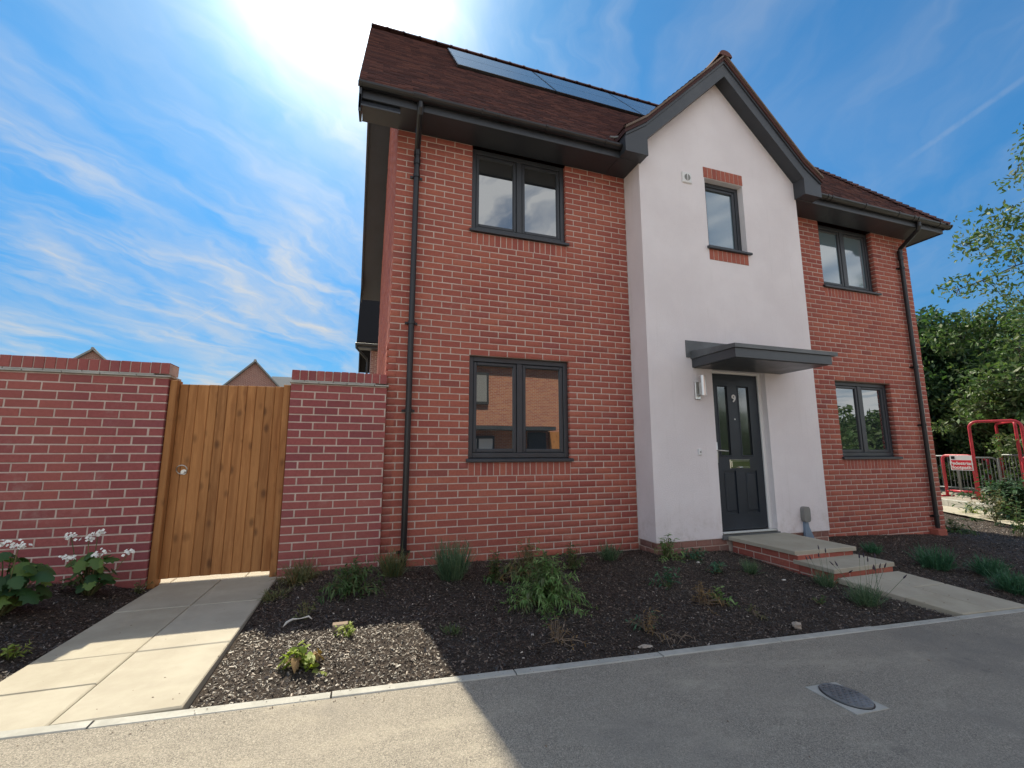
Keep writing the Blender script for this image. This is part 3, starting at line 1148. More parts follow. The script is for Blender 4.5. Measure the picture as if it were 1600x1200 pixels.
for a, b_, c, d_ in gl:
    q = MB()
    q.box(a, b_, DY+0.018, DY+0.026, c, d_)
    q.build('glass_pane', 'door_glass', door)
    q = MB()
    e = 0.016
    q.cbox(a-e, a, DY-0.009, DY+0.012, c-e, d_+e, 0.006)
    q.cbox(b_, b_+e, DY-0.009, DY+0.012, c-e, d_+e, 0.006)
    q.cbox(a, b_, DY-0.009, DY+0.012, c-e, c, 0.006)
    q.cbox(a, b_, DY-0.009, DY+0.012, d_, d_+e, 0.006)
    q.build('glazing_bead', 'anthracite_door', door)
for a, b_, c, d_ in pn:
    q = MB()
    q.box(a, b_, DY+0.014, DY+0.03, c, d_)
    q.cbox(a+0.028, b_-0.028, DY+0.001, DY+0.013, c+0.028, d_-0.028, 0.010)
    q.build('door_panel', 'anthracite_door', door)
M9 = Matrix.Translation(Vector((4.405, DY-0.006, 0.690))-wloc(door)) @ Matrix.Rotation(R(90), 4, 'X')
text_mesh('house_number', '9', 0.135, 'number_silver', door, M9, 0.004, 0.003)
q = MB()
q.disc((4.405, DY-0.004, 0.42), 0.010, (0, 1, 0), 0.006, 12)
q.build('spy_hole', 'brushed_steel', door)
q = MB()
q.cbox(4.268, 4.592, DY-0.010, DY-0.001, -0.213, -0.100, 0.004)
q.cbox(4.290, 4.570, DY-0.016, DY-0.011, -0.196, -0.118, 0.003)
q.tube([(4.41, DY-0.016, -0.196), (4.41, DY-0.030, -0.203), (4.45, DY-0.030, -0.203), (4.45, DY-0.016, -0.196)], 0.006, 6)
q.build('letter_box', 'chrome', door)
q = MB()
q.cbox(4.058, 4.086, DY-0.011, DY-0.001, -0.14, 0.12, 0.003)
q.tube([(4.072, DY-0.012, 0.015), (4.072, DY-0.055, 0.015), (4.095, DY-0.062, 0.013), (4.20, DY-0.062, 0.008)], 0.0095, 8)
q.build('door_handle', 'brushed_steel', door, smooth=True)
q = MB()
q.box(DX0, DX1, YR+0.01, DY+0.06, -1.004, -0.978)
q.cbox(DX0+0.01, DX1-0.01, YR-0.012, YR+0.012, -0.998, -0.984, 0.003)
q.cbox(DX0+0.01, DX1-0.01, YR+0.012, YR+0.04, -1.0, -0.974, 0.004)
q.build('threshold', 'brushed_steel', dfr)
q = MB()
q.box(DX0-0.01, DX1+0.02, YR-0.02, DY+0.1, -1.06, -1.0065)
q.build('threshold_slab', 'lead_grey', house)
q = MB()
q.box(DX0+0.092, DX1-0.002, YR+0.012, YR+0.15, -1.4, -1.062)
q.build('threshold_base', 'mortar', house)
q = MB()
q.box(DX0+0.001, DX1-0.001, DY+0.065, DY+0.09, -1.06, DZ1)
q.build('door_lining', 'black_plastic', house)

# canopy ------------------------------------------------------------------
CX0, CX1, CYF = 3.693, 5.182, -1.053
q = MB()
q.box(CX0, CX1, CYF, YR, 1.052, 1.158)
can = q.build('door_canopy', 'canopy_grey', house)
q = MB()
q.box(CX0-0.018, CX1+0.085, CYF-0.022, YR, 1.160, 1.205)
q.prism([(CX0-0.018, CYF-0.022, 1.205), (CX0-0.018, YR, 1.205), (CX0-0.018, YR, 1.262)], (CX1-CX0+0.103, 0, 0))
q.build('canopy_top', 'lead_grey', can)
q = MB()
q.cbox(3.606, CX1+0.09, YR-0.012, YR-0.0015, 1.178, 1.400, 0.004)
q.build('flashing', 'lead_grey', can)
q = MB()
q.box(CX0+0.03, CX1-0.03, CYF+0.03, YR-0.004, 1.044, 1.051)
q.build('canopy_soffit', 'canopy_grey', can)

# wall lamp, vent, bell, meter ----------------------------------------------
q = MB()
q.cbox(3.700, 3.775, YR-0.028, YR-0.001, 0.645, 0.865, 0.005)
lamp = q.build('wall_lamp', 'brushed_steel', house)
q = MB()
q.tube([(3.768, YR-0.085, 0.690), (3.768, YR-0.085, 0.940)], 0.036, 20)
q.build('lamp_tube', 'brushed_steel', lamp, smooth=False)
q = MB()
q.tube([(3.742, YR-0.02, 0.69), (3.768, YR-0.08, 0.72)], 0.014, 8)
q.build('lamp_arm', 'brushed_steel', lamp)
q = MB()
q.cbox(3.713, 3.866, YR-0.022, YR-0.001, 3.605, 3.757, 0.008)
vent = q.build('air_vent', 'white_plastic', house)
q = MB()
q.disc((3.79, YR-0.026, 3.682), 0.047, (0, 1, 0), 0.006, 20)
q.build('vent_louvre', 'grey_plastic', vent)
q = MB()
q.cbox(3.785, 3.796, YR-0.030, YR-0.0262, 3.636, 3.728, 0.002)
q.build('vent_bar', 'white_plastic', vent)
q = MB()
q.cbox(3.700, 3.748, YR-0.020, YR-0.001, -0.043, 0.033, 0.006)
bell = q.build('door_bell', 'white_plastic', house)
q = MB()
q.disc((3.724, YR-0.0235, -0.005), 0.010, (0, 1, 0), 0.004, 12)
q.build('bell_button', 'grey_plastic', bell)
mb = MB()
pts = []
for i in range(20):
    a = i/20*2*math.pi
    pts.append((5.337+0.058*math.copysign(abs(math.cos(a))**0.5, math.cos(a)), YR-0.001, -0.812+0.098*math.copysign(abs(math.sin(a))**0.5, math.sin(a))))
mb.prism(pts, (0, -0.055, 0))
meter = mb.build('meter_box', 'grey_plastic', house)
q = MB()
q.prism([(5.310, YR-0.001, -0.905), (5.365, YR-0.001, -0.905), (5.375, YR-0.001, -0.97), (5.455, YR-0.001, -1.13), (5.30, YR-0.001, -1.13)], (0, -0.035, 0))
q.build('cable_cover', 'blue_plastic', meter)

# main roof -----------------------------------------------------------------
EX0, EX1 = -0.445, 9.22
EY = -0.43
EZ = 3.865
HX = 6.68           # hip meets ridge
ES = (RIDGE_Z+0.024-EZ)/(RIDGE_Y-EY)


def slope_z(y):
    return EZ+ES*(y-EY)


mb = MB()
th = 0.035
NL, NR, NA = (APEX-1.66, EY, EZ-0.02), (APEX+1.66, EY, EZ-0.02), (APEX, EY+(5.585-EZ)/ES+0.05, slope_z(EY+(5.585-EZ)/ES+0.05)-0.02)
A_, B_ = (EX0, EY, EZ-0.02), (EX1, EY, EZ-0.02)
C_, D_ = (HX, RIDGE_Y, RIDGE_Z), (EX0, RIDGE_Y, RIDGE_Z)
E_, F_ = (EX1, 2*RIDGE_Y-EY, EZ-0.02), (EX0, 2*RIDGE_Y-EY, EZ-0.02)
top = [A_, B_, C_, D_, E_, F_, NL, NA, NR]
bot = [(p[0], p[1], p[2]-th) for p in top]
mb.add(top+bot, [(0, 6, 7, 3), (7, 2, 3), (8, 1, 2, 7), (1, 4, 2), (4, 5, 3, 2), (12, 16, 15, 9), (12, 11, 16), (16, 11, 10, 17), (11, 13, 10), (11, 12, 14, 13),
              (0, 9, 15, 6), (6, 15, 16, 7), (7, 16, 17, 8), (8, 17, 10, 1), (1, 10, 13, 4), (4, 13, 14, 5), (0, 3, 12, 9), (3, 5, 14, 12)])
roof = mb.build('main_roof', 'roof_tile', house)


def tile_field(P0, U, N, rows, width_fn, gauge, S, material, parent, name, tw=0.165, keep=None):
    """plain tiles: rows up a slope. P0 eave point, U along eave, S up-slope (unit), N normal"""
    P0, U, N, S = (np.array(q, float) for q in (P0, U, N, S))
    quads = []
    for r_ in range(rows):
        a, b_ = width_fn(r_)
        off = (r_ % 2)*tw/2
        i0 = math.floor((a-off)/tw)
        i1 = math.ceil((b_-off)/tw)
        for i in range(i0, i1):
            u0, u1 = max(off+i*tw, a)+0.0015, min(off+(i+1)*tw, b_)-0.0015
            if u1-u0 < 0.03:
                continue
            quads.append((u0, u1, r_*gauge+random.uniform(-0.004, 0.004), random.uniform(-0.003, 0.005)))
    Q = np.array(quads)
    u0, u1, s0, j = Q.T
    s1 = s0+gauge*1.25
    hi, lo, un = 0.020+j, 0.006+j, 0.006+j
    def P(u, s, n):
        return P0+u[:, None]*U+s[:, None]*S+n[:, None]*N
    V = np.stack([P(u0, s0, hi), P(u1, s0, hi), P(u1, s1, lo), P(u0, s1, lo), P(u0, s0, un-0.004), P(u1, s0, un-0.004)], 1)
    if keep is not None:
        msk = keep(V.mean(1))
        V = V[msk]
    n = len(V)
    Fq = np.array([[0, 1, 2, 3], [4, 5, 1, 0]])
    Fq = (Fq[None]+(np.arange(n)*6)[:, None, None]).reshape(-1, 4)
    sideF = np.array([[4, 0, 3, 3], [1, 5, 2, 2]])
    o = np_mesh(name, V.reshape(-1, 3), Fq, material, parent)
    o['kind'] = 'stuff'
    return o


Ls = math.hypot(RIDGE_Y-EY, RIDGE_Z-EZ+0.02)
Su = np.array([0, (RIDGE_Y-EY)/Ls, (RIDGE_Z-EZ+0.02)/Ls])
Nu = np.array([0, -Su[2], Su[1]])
rows = int(Ls/0.1)-1
hipk = (EX1-HX)/Ls
tile_field((EX0, EY-0.015, EZ-0.03), (1, 0, 0), Nu, rows, lambda r_: (0.0, EX1-EX0-(r_*0.1)*hipk), 0.1, Su, 'roof_tile', roof, 'roof_tiles',
           keep=lambda c: (np.abs(c[:, 0]-APEX) > 1.62-(c[:, 1]-EY)*1.62/(NA[1]-EY)))
# hip face tiles
hv = np.array([HX-EX1, 0, RIDGE_Z-EZ])
hl = np.linalg.norm(hv)
Sh = hv/hl
Nh = np.array([Sh[2], 0, -Sh[0]])
tile_field((EX1+0.015, EY, EZ-0.03), (0, 1, 0), Nh, int(hl/0.1)-1, lambda r_: ((r_*0.1)/hl*(RIDGE_Y-EY), 2*(RIDGE_Y-EY)-(r_*0.1)/hl*(RIDGE_Y-EY)), 0.1, Sh, 'roof_tile', roof, 'roof_tiles')
# bonnet tiles up the hip
mb = MB()
h0, h1 = np.array([EX1, EY, EZ]), np.array([HX, RIDGE_Y, RIDGE_Z+0.01])
hd = (h1-h0)/np.linalg.norm(h1-h0)
hside = np.cross(hd, [0, 0, 1])
hside /= np.linalg.norm(hside)
hup = np.cross(hside, hd)
nb = int(np.linalg.norm(h1-h0)/0.115)
for i in range(nb):
    c0 = h0+hd*(i*0.115)
    c1 = c0+hd*0.16
    pr = []
    for (c, lift) in ((c0, 0.050), (c1, 0.022)):
        pr.append([c+hside*0.13+hup*(lift-0.075), c+hside*0.06+hup*(lift-0.012), c+hup*lift, c-hside*0.06+hup*(lift-0.012), c-hside*0.13+hup*(lift-0.075)])
    vs = pr[0]+pr[1]
    mb.add(vs, [(j, j+1, 6+j, 5+j) for j in range(4)]+[(4, 3, 2, 1, 0)])
o = mb.build('hip_tiles', 'roof_tile', roof)
o['kind'] = 'stuff'
# ridge tiles, each a piece
L = 0.30
x = EX0
while x < HX+0.15:
    q = MB()
    prof0 = [(math.cos(a)*0.115, math.sin(a)*0.085-0.03) for a in np.linspace(0, math.pi, 9)]
    zr = RIDGE_Z-0.005+random.uniform(-0.003, 0.003)
    rings = []
    for xx, sc in ((x+0.002, 1.0), (x+L-0.035, 1.0), (x+L-0.034, 1.10), (x+L+0.012, 1.10)):
        rings += [(xx, RIDGE_Y+p[0]*sc, zr+p[1]*sc) for p in prof0]
    fs = [(r_*9+j, r_*9+j+1, (r_+1)*9+j+1, (r_+1)*9+j) for r_ in range(3) for j in range(8)]
    fs += [tuple(range(8, -1, -1)), tuple(range(27, 36))]
    q.add(rings, fs)
    q.build('ridge_tile', 'roof_tile', roof)
    x += L
# solar panels
for i in range(3):
    u0, u1 = 0.925+i*1.705, 0.925+i*1.705+1.685
    y0, y1 = 1.31, 2.405
    q = MB()
    f = lambda u, y, h: np.array([u, y, slope_z(y)])+Nu*h
    q.prism([f(u0, y0, 0.02), f(u1, y0, 0.02), f(u1, y1, 0.02), f(u0, y1, 0.02)], tuple(Nu*0.035))
    pan = q.build('solar_panel', 'black_plastic', roof)
    ym = (y0+y1)/2
    for ya, yb in ((y0+0.012, ym-0.006), (ym+0.006, y1-0.012)):
        q = MB()
        q.prism([f(u0+0.015, ya, 0.0552), f(u1-0.015, ya, 0.0552), f(u1-0.015, yb, 0.0552), f(u0+0.015, yb, 0.0552)], tuple(Nu*0.004))
        q.build('cell_sheet', 'solar_glass', pan)

# eaves: soffit, fascia, gutter, left and right of the bay -----------------------


def gutter_run(x0, x1, name, ends=True, unions=()):
    zc, yc, r_ = 3.862, EY+0.015, 0.057
    prof = [(yc-r_*math.cos(a), zc-r_*math.sin(a)) for a in np.linspace(0, math.pi, 10)]
    inn = [(yc-(r_-0.005)*math.cos(a), zc-(r_-0.005)*math.sin(a)) for a in np.linspace(math.pi, 0, 10)]
    pl = prof+inn
    q = MB()
    q.prism([(x0, *p) for p in pl], (x1-x0, 0, 0))
    for xe in (x0, x1):
        q.prism([(xe-0.012, *p) for p in [(yc-(r_+0.007)*math.cos(a), zc-(r_+0.007)*math.sin(a)) for a in np.linspace(0, math.pi, 10)]], (0.024, 0, 0))
    gt = q.build(name, 'black_plastic', house)
    for xu, w in unions:
        q = MB()
        q.prism([(xu-w/2, *p) for p in [(yc-(r_+0.006)*math.cos(a), zc-(r_+0.006)*math.sin(a)) for a in np.linspace(-0.1, math.pi+0.1, 12)]], (w, 0, 0))
        q.build('gutter_bracket', 'black_plastic', gt)
    return gt


FY = -0.362
for bx in ((-0.40, 2.95, FY, -0.001), (XQ+0.03, 9.13, FY, -0.001), (XH+0.001, 9.13, 0.0, 2*RIDGE_Y-EY-0.1)):
    MB().box(*bx, ZT+0.001, ZT+0.016).build('soffit', 'anthracite', house)
MB().cbox(-0.40, 2.95, FY-0.018, FY-0.0005, ZT-0.012, EZ-0.03, 0.003).build('fascia', 'anthracite', house)
MB().cbox(XQ+0.03, 9.148, FY-0.018, FY-0.0005, ZT-0.012, EZ-0.03, 0.003).build('fascia', 'anthracite', house)
MB().box(9.131, 9.149, FY, 2*RIDGE_Y-EY-0.1, ZT-0.012, EZ-0.035).build('fascia', 'anthracite', house)
gutter_run(6.03, 9.245, 'gutter', unions=((6.33, 0.02), (6.42, 0.022), (7.15, 0.022), (7.92, 0.022), (8.30, 0.035), (8.46, 0.15), (8.95, 0.022)))
gutter_run(-0.42, 2.80, 'gutter', unions=((0.20, 0.15), (0.9, 0.022), (1.7, 0.022), (2.5, 0.022)))


def downpipe(xo, x, ytop, zbot):
    q = MB()
    r_ = 0.034
    yw = -0.052
    q.tube([(xo, EY+0.02, 3.83), (xo, EY+0.02, 3.735), (xo+(x-xo)*0.1, EY+0.04, 3.69), (xo+(x-xo)*0.9, yw-0.02, 3.50), (x, yw, 3.455), (x, yw, 3.38)], r_, 12)
    q.tube([(x, yw, 3.42), (x, yw, zbot)], r_-0.002, 12)
    for z in (3.47, 3.36):
        q.tube([(x, yw, z), (x, yw, z-0.06)], r_+0.006, 12)
    dp = q.build('downpipe', 'black_plastic', house, smooth=False)
    for z in (3.17, 1.42, 0.45, -1.0):
        if z < zbot:
            continue
        q = MB()
        q.tube([(x, yw, z), (x, yw, z-0.035)], r_+0.006, 12)
        q.box(x-0.068, x+0.068, -0.020, -0.0015, z-0.03, z-0.004)
        q.build('pipe_bracket', 'black_plastic', dp)
    return dp


downpipe(8.462, 8.53, EY, -1.20)
downpipe(0.21, 0.226, EY, -1.19)
q = MB()
q.cbox(8.41, 8.63, -0.12, -0.003, -1.36, -1.215, 0.01)
q.build('drain_brick', 'red_brick', house)

# verge on the left gable: barge board, soffit and box end -------------------------
mb = MB()
bx0, bx1 = EX0+0.015, EX0+0.04
yr2 = 2*RIDGE_Y-EY


def verge_strip(d0, d1):
    return [(EY, EZ-d0), (RIDGE_Y, RIDGE_Z+0.02-d0), (yr2, EZ-d0), (yr2, EZ-d1), (RIDGE_Y, RIDGE_Z+0.02-d1), (EY, EZ-d1)]


st = verge_strip(0.06, 0.34)
for seg in ((0, 1, 4, 5), (1, 2, 3, 4)):
    mb.prism([(bx0, *st[i]) for i in seg], (bx1-bx0, 0, 0))
mb.prism([(bx0-0.001, EY, EZ-0.30), (bx0-0.001, EY, ZT-0.012), (bx0-0.001, 0.0, ZT-0.012), (bx0-0.001, 0.10, EZ+0.2)], (0.024, 0, 0))
mb.prism([(bx0-0.001, yr2, EZ-0.30), (bx0-0.001, yr2-0.10-0.43, EZ+0.2), (bx0-0.001, yr2-0.43, ZT-0.012), (bx0-0.001, yr2, ZT-0.012)], (0.024, 0, 0))
mb.build('barge_board', 'anthracite', house)
mb = MB()
st = verge_strip(0.25, 0.268)
for seg in ((0, 1, 4, 5), (1, 2, 3, 4)):
    mb.prism([(bx1, *st[i]) for i in seg], (-bx1-0.001, 0, 0))
mb.box(bx1, -0.001, 0.0, 0.001, ZT, ZT+0.01)
mb.build('verge_soffit', 'anthracite', house)

# bay gable roof --------------------------------------------------------------------
GY = -0.53
GX0, GX1 = APEX-1.69, APEX+1.69
GZR, GP = 5.585, 0.972
KX = 1.36                       # the slope kicks out below this distance from the apex
def gable_z(dx):
    dx = abs(dx)
    return GZR-GP*dx if dx <= KX else GZR-GP*KX-0.70*(dx-KX)


def main_y(z):
    return EY+(z-EZ)/ES


def depth_y(dx):
    return max(main_y(gable_z(dx))+0.12, EY+0.15)


mb = MB()
for s in (-1, 1):
    ds = [0, KX, 1.69]
    for a, b_ in zip(ds[:-1], ds[1:]):
        q = [(APEX+s*a, GY-0.03, gable_z(a)), (APEX+s*b_, GY-0.03, gable_z(b_)), (APEX+s*b_, depth_y(b_), gable_z(b_)), (APEX+s*a, depth_y(a), gable_z(a))]
        if s < 0:
            q = q[::-1]
        mb.add([*q, *[(p[0], p[1], p[2]-0.07) for p in q]], [(0, 1, 2, 3), (7, 6, 5, 4), (0, 4, 5, 1), (1, 5, 6, 2), (2, 6, 7, 3), (3, 7, 4, 0)])
groof = mb.build('bay_roof', 'roof_tile', house)
for s in (-1, 1):
    sl_ = math.hypot(KX, GP*KX)
    S = np.array([-s*KX/sl_, 0, GP*KX/sl_])
    N = np.array([s*S[2], 0, abs(S[0])])
    P0 = (APEX+s*KX, GY-0.045, gable_z(KX))
    nrow = int(sl_/0.1)
    tile_field(P0, (0, 1, 0), N, nrow, lambda r_: (0.0, depth_y(KX-(r_*0.1)*KX/sl_)-GY+0.06), 0.1, S, 'roof_tile', groof, 'roof_tiles')
    sl2 = math.hypot(0.33, 0.70*0.33)
    S2 = np.array([-s*0.33/sl2, 0, 0.231/sl2])
    N2 = np.array([s*S2[2], 0, abs(S2[0])])
    tile_field((APEX+s*1.70, GY-0.045, gable_z(1.69)), (0, 1, 0), N2, 4, lambda r_: (0.0, 0.38), 0.1, S2, 'roof_tile', groof, 'roof_tiles')
# verge undercloak: pale strip of tile edges
mb = MB()
for s in (-1, 1):
    pts_o = [(0, 0.03), (KX, 0.028), (1.69, 0.026)]
    up = [(APEX+s*d_, GY-0.052, gable_z(d_)+0.012) for d_, _ in pts_o]
    lo = [(APEX+s*d_, GY-0.052, gable_z(d_)-0.018) for d_, _ in pts_o]
    for i in range(2):
        mb.prism([up[i], up[i+1], lo[i+1], lo[i]], (0, 0.05, 0))
mb.build('verge_undercloak', 'undercloak', groof)
# gable ridge
y = GY-0.06
while y < 1.0:
    q = MB()
    prof0 = [(math.cos(a)*0.105, math.sin(a)*0.08-0.035) for a in np.linspace(0, math.pi, 9)]
    zr = GZR+0.005+random.uniform(-0.002, 0.002)
    rings = []
    for yy, sc in ((y+0.002, 1.08), (y+0.04, 1.08), (y+0.041, 1.0), (y+0.30, 1.0)):
        rings += [(APEX+p[0]*sc, yy, zr+p[1]*sc) for p in prof0]
    fs = [(r_*9+j, r_*9+j+1, (r_+1)*9+j+1, (r_+1)*9+j) for r_ in range(3) for j in range(8)]
    q.add(rings, fs+[tuple(range(9)), tuple(range(35, 26, -1))])
    q.build('ridge_tile', 'roof_tile', groof)
    y += 0.30
# barge boards with box ends
for s in (-1, 1):
    mb = MB()
    z_in = lambda d_: 5.275-0.964*d_
    outer = [(0, GZR-0.048), (KX, gable_z(KX)-0.045), (1.675, gable_z(1.675)-0.042)]
    inner_x = 1.345
    poly = [(APEX+s*d_, GY, z) for d_, z in outer]
    poly += [(APEX+s*1.675, GY, 3.733), (APEX+s*inner_x, GY, 3.733), (APEX+s*inner_x, GY, z_in(inner_x)), (APEX, GY, z_in(0))]
    # split in convex pieces
    a0, a1, a2, c0, c1, c2, c3 = poly
    mid = (APEX+s*inner_x, GY, gable_z(inner_x)-0.046)
    for pc in ([a0, mid, c2, c3], [mid, a1, a2, c0, c1, c2]):
        mb.prism(pc if s > 0 else pc[::-1], (0, 0.022, 0))
    # raised outer rim
    rim = [(0, 0.0), (KX, 0.0), (1.675, 0.0)]
    for i in range(2):
        (d0, z0), (d1, z1) = outer[i], outer[i+1]
        pc = [(APEX+s*d0, GY-0.014, z0-0.001), (APEX+s*d1, GY-0.014, z1-0.001), (APEX+s*d1, GY-0.014, z1-0.062), (APEX+s*d0, GY-0.014, z0-0.066)]
        mb.prism(pc if s > 0 else pc[::-1], (0, 0.0135, 0))
    mb.build('barge_board', 'anthracite', house)
    # soffit of the gable overhang and the closed box at its foot
    mb = MB()
    pc = [(APEX, GY+0.023, z_in(0)+0.012), (APEX+s*inner_x, GY+0.023, z_in(inner_x)+0.012), (APEX+s*inner_x, YR-0.001, z_in(inner_x)+0.012), (APEX, YR-0.001, z_in(0)+0.012)]
    mb.prism(pc, (0, 0, 0.012))
    xi, xo = sorted((APEX+s*(inner_x+0.002), APEX+s*1.672))
    mb.box(xi, xo, GY+0.0225, -0.002, 3.7345, 3.752)
    xw = APEX+s*inner_x
    mb.box(min(xw, xw+s*0.014), max(xw, xw+s*0.014), GY+0.0225, YR-0.001, 3.753, z_in(inner_x)+0.01)
    xe = APEX+s*1.66
    mb.box(min(xe, xe+s*0.012), max(xe, xe+s*0.012), GY+0.0225, FY-0.03, 3.7525, gable_z(1.66)-0.07)
    mb.build('box_soffit', 'anthracite', house)
# small metal tube added to give the glint at the left gutter end
q = MB()
q.tube([(2.66, EY-0.05, 3.935), (2.60, EY-0.055, 3.91), (2.54, EY-0.06, 3.90)], 0.012, 6)
q.build('gutter_glint', 'galvanised', groof)

# doorstep ----------------------------------------------------------------------------
step = thing('doorstep', 'two concrete slab steps on red brick leading up to the front door', 'doorstep', (4.55, -1.0, -1.22))
T1, T2 = -1.020, -1.108
S1 = [(4.085, -1.235, T1), (4.925, -1.275, T1), (4.965, YR-0.022, T1), (4.055, YR-0.022, T1)]
S2 = [(4.095, -1.630, T2), (4.965, -1.610, T2), (4.965, -1.20, T2), (4.095, -1.20, T2)]
slab(MB(), S1, 0.042).build('step_slab', 'paving', step)
slab(MB(), S2, 0.042).build('step_slab', 'paving', step)
for (q4, ztop, yb) in ((S1, T1-0.042, YR-0.03), (S2, T2-0.042, -1.22)):
    x0, x1, yf = q4[0][0]+0.018, q4[1][0]-0.018, min(q4[0][1], q4[1][1])+0.026
    mb = MB()
    mb.box(x0+0.004, x1-0.004, yf+0.004, yb, -1.40, ztop)
    core = mb.build('step_core', 'mortar', step)
    zc0 = ztop-0.0355
    for k_ in range(4):
        z = zc0-k_*CZ
        off = 0.1125 if k_ % 2 else 0
        for (xc, _, L) in courses(x0, x1, z-CZ/2, 0, 1, x0-off):
            o = link('brick', brick_data(round(L, 3)), None, core)
            o.location = Vector((xc, yf+random.uniform(-0.001, 0.001), z))-wloc(core)
        for (yc, _, L) in courses(yf+0.11, yb, z-CZ/2, 0, 1, yf+0.11-off-0.1125):
            o = link('brick', brick_data(round(L, 3)), None, core)
            o.location = Vector((x0, yc, z))-wloc(core)
            o.rotation_euler = (0, 0, R(-90))

# ------------------------------------------------------------------ garden walls and gate
GWY = -0.10


def garden_wall(x0, x1, label, xorg, limit):
    w = thing('garden_wall', label, 'wall', ((x0+x1)/2, 0.0, -1.15), 'brick garden walls beside the gate')
    zt = 0.668
    ncs = 25
    mb = MB()
    mb.box(x0+0.004, x1-0.004, GWY+0.0028, GWY+0.21, -1.35, zt)
    core = mb.build('mortar_core', 'mortar', w)
    its = courses(x0, x1, zt, -ncs, 0, xorg)
    its = [(a, z-0.0045, L) for a, z, L in its]
    place_bricks(its, GWY, core, 'wall_brick', limit, 'brick_courses')
    # end brickwork where an end shows
    for k_ in range(ncs):
        z = zt-(k_+0.5)*CZ-0.0045
        o = link('end_brick', brick_data(0.10, 0.0640, 0.06, 'wall_brick'), None, core)
        o.location = Vector((x1, GWY+0.155, z))-wloc(core)
        o.rotation_euler = (0, 0, R(90))
    # two courses of creasing tile
    x = x0-0.01
    mb = MB()
    while x < x1:
        e = min(x+0.265, x1+0.02)
        j = random.uniform(-0.002, 0.002)
        mb.cbox(x+0.003, e-0.003, GWY-0.022+j, GWY+0.235, zt+0.002, zt+0.017, 0.003)
        mb.cbox(max(x-0.13, x0), e-0.136, GWY-0.010+j, GWY+0.225, zt+0.0185, zt+0.032, 0.003)
        x += 0.265
    mb.build('tile_creasing', 'kerb_concrete', w)
    # brick on edge coping
    mb = MB()
    mb.box(x0+0.003, x1-0.004, GWY+0.004, GWY+0.21, zt+0.032, zt+0.128)
    cap = mb.build('coping_bed', 'mortar', w)
    n = int(round((x1-x0)/CZ))
    p = (x1-x0)/n
    for i in range(n):
        o = link('coping_brick', brick_data(round(p-0.0095, 4), 0.1005, 0.215, 'wall_brick'), None, cap)
        o.location = Vector((x0+(i+0.5)*p, GWY-0.003+random.uniform(-0.002, 0.002), zt+0.0835+random.uniform(-0.0015, 0.0015)))-wloc(cap)
    return w


garden_wall(-5.60, -1.925, 'long red brick garden wall left of the wooden gate', -1.925-0.225*20, 296)
garden_wall(-0.918, -0.006, 'short red brick garden wall between the wooden gate and the house', -0.918, 296)

gate = thing('garden_gate', 'brown wooden boarded garden gate with a ring latch', 'gate', (-1.42, 0.0, -1.12))
for xa, xb in ((-1.922, -1.866), (-0.982, -0.921)):
    q = MB()
    q.cbox(xa, xb, -0.075, 0.055, -1.18, 0.652, 0.006)
    q.build('gate_post', 'gate_wood', gate)
edges = [-1.8655, -1.795, -1.722, -1.628, -1.555, -1.475, -1.392, -1.310, -1.232, -1.152, -1.068, -0.990]
for i, (a, b_) in enumerate(zip(edges[:-1], edges[1:])):
    q = MB()
    q.cbox(a+0.0012, b_-0.0012, -0.002+random.uniform(-0.0015, 0.0015), 0.020, -1.108+random.uniform(-0.003, 0.003), 0.625+0.014*i/10+random.uniform(-0.002, 0.002), 0.005)
    off = Vector(((a+b_)/2, 0, -0.25))
    o = q.build('plank', 'gate_wood', gate)
q = MB()
for z in (-0.95, -0.28, 0.42):
    q.box(-1.855, -0.993, 0.0215, 0.065, z, z+0.11)
q.build('gate_ledge', 'gate_wood', gate)
lx, lz = -1.762, -0.185
q = MB()
q.disc((lx, -0.010, lz), 0.024, (0, 1, 0), 0.008, 16)
q.disc((lx, -0.026, lz), 0.010, (0, 1, 0), 0.018, 10)
latch = q.build('ring_latch', 'brushed_steel', gate)
q = MB()
cr = [(lx-0.014+0.042*math.cos(a), -0.020-0.012*math.sin(a), lz+0.022+0.040*math.sin(a)) for a in np.linspace(0, 2*math.pi, 22)]
q.tube(cr, 0.0048, 6, False)
q.build('ring', 'brushed_steel', latch, smooth=True)

# ------------------------------------------------------------------ manhole cover in the pavement
zc = float(z_kerb(2.14))
mh = thing('manhole_cover', 'small round ended iron inspection cover in a square frame set in the pavement', 'manhole cover', (2.142, -3.10, zc))
sx = -0.0349
def on_pav(x, y, h):
    return (x, y, float(z_kerb(x))+h)
q = MB()
o4 = [on_pav(2.036, -3.228, 0.004), on_pav(2.250, -3.228, 0.004), on_pav(2.250, -2.968, 0.004), on_pav(2.036, -2.968, 0.004)]
q.prism(o4, (0, 0, -0.03))
q.build('cover_frame', 'kerb_concrete', mh)
el = []
for i in range(28):
    a = i/28*2*math.pi
    el.append((2.152+0.094*math.cos(a), -3.094+0.118*math.sin(a)))
q = MB()
q.prism([on_pav(x_, y_, 0.0045) for x_, y_ in [(2.152+1.05*(a-2.152), -3.094+1.05*(b_+3.094)) for a, b_ in el]], (0, 0, 0.0015))
q.build('cover_seal', 'black_plastic', mh)
q = MB()
q.prism([on_pav(x_, y_, 0.0062) for x_, y_ in el], (0, 0, 0.006))
lid = q.build('cover_lid', 'dark_iron', mh)
q = MB()
for i in range(-4, 5):
    for j in range(-5, 6):
        x_, y_ = 2.152+i*0.020, -3.094+j*0.020
        if ((x_-2.152)/0.084)**2+((y_+3.094)/0.108)**2 < 1 and (i+j) % 2 == 0:
            z_ = float(z_kerb(x_))+0.0123
            q.box(x_-0.008, x_+0.008, y_-0.004, y_+0.004, z_, z_+0.004)
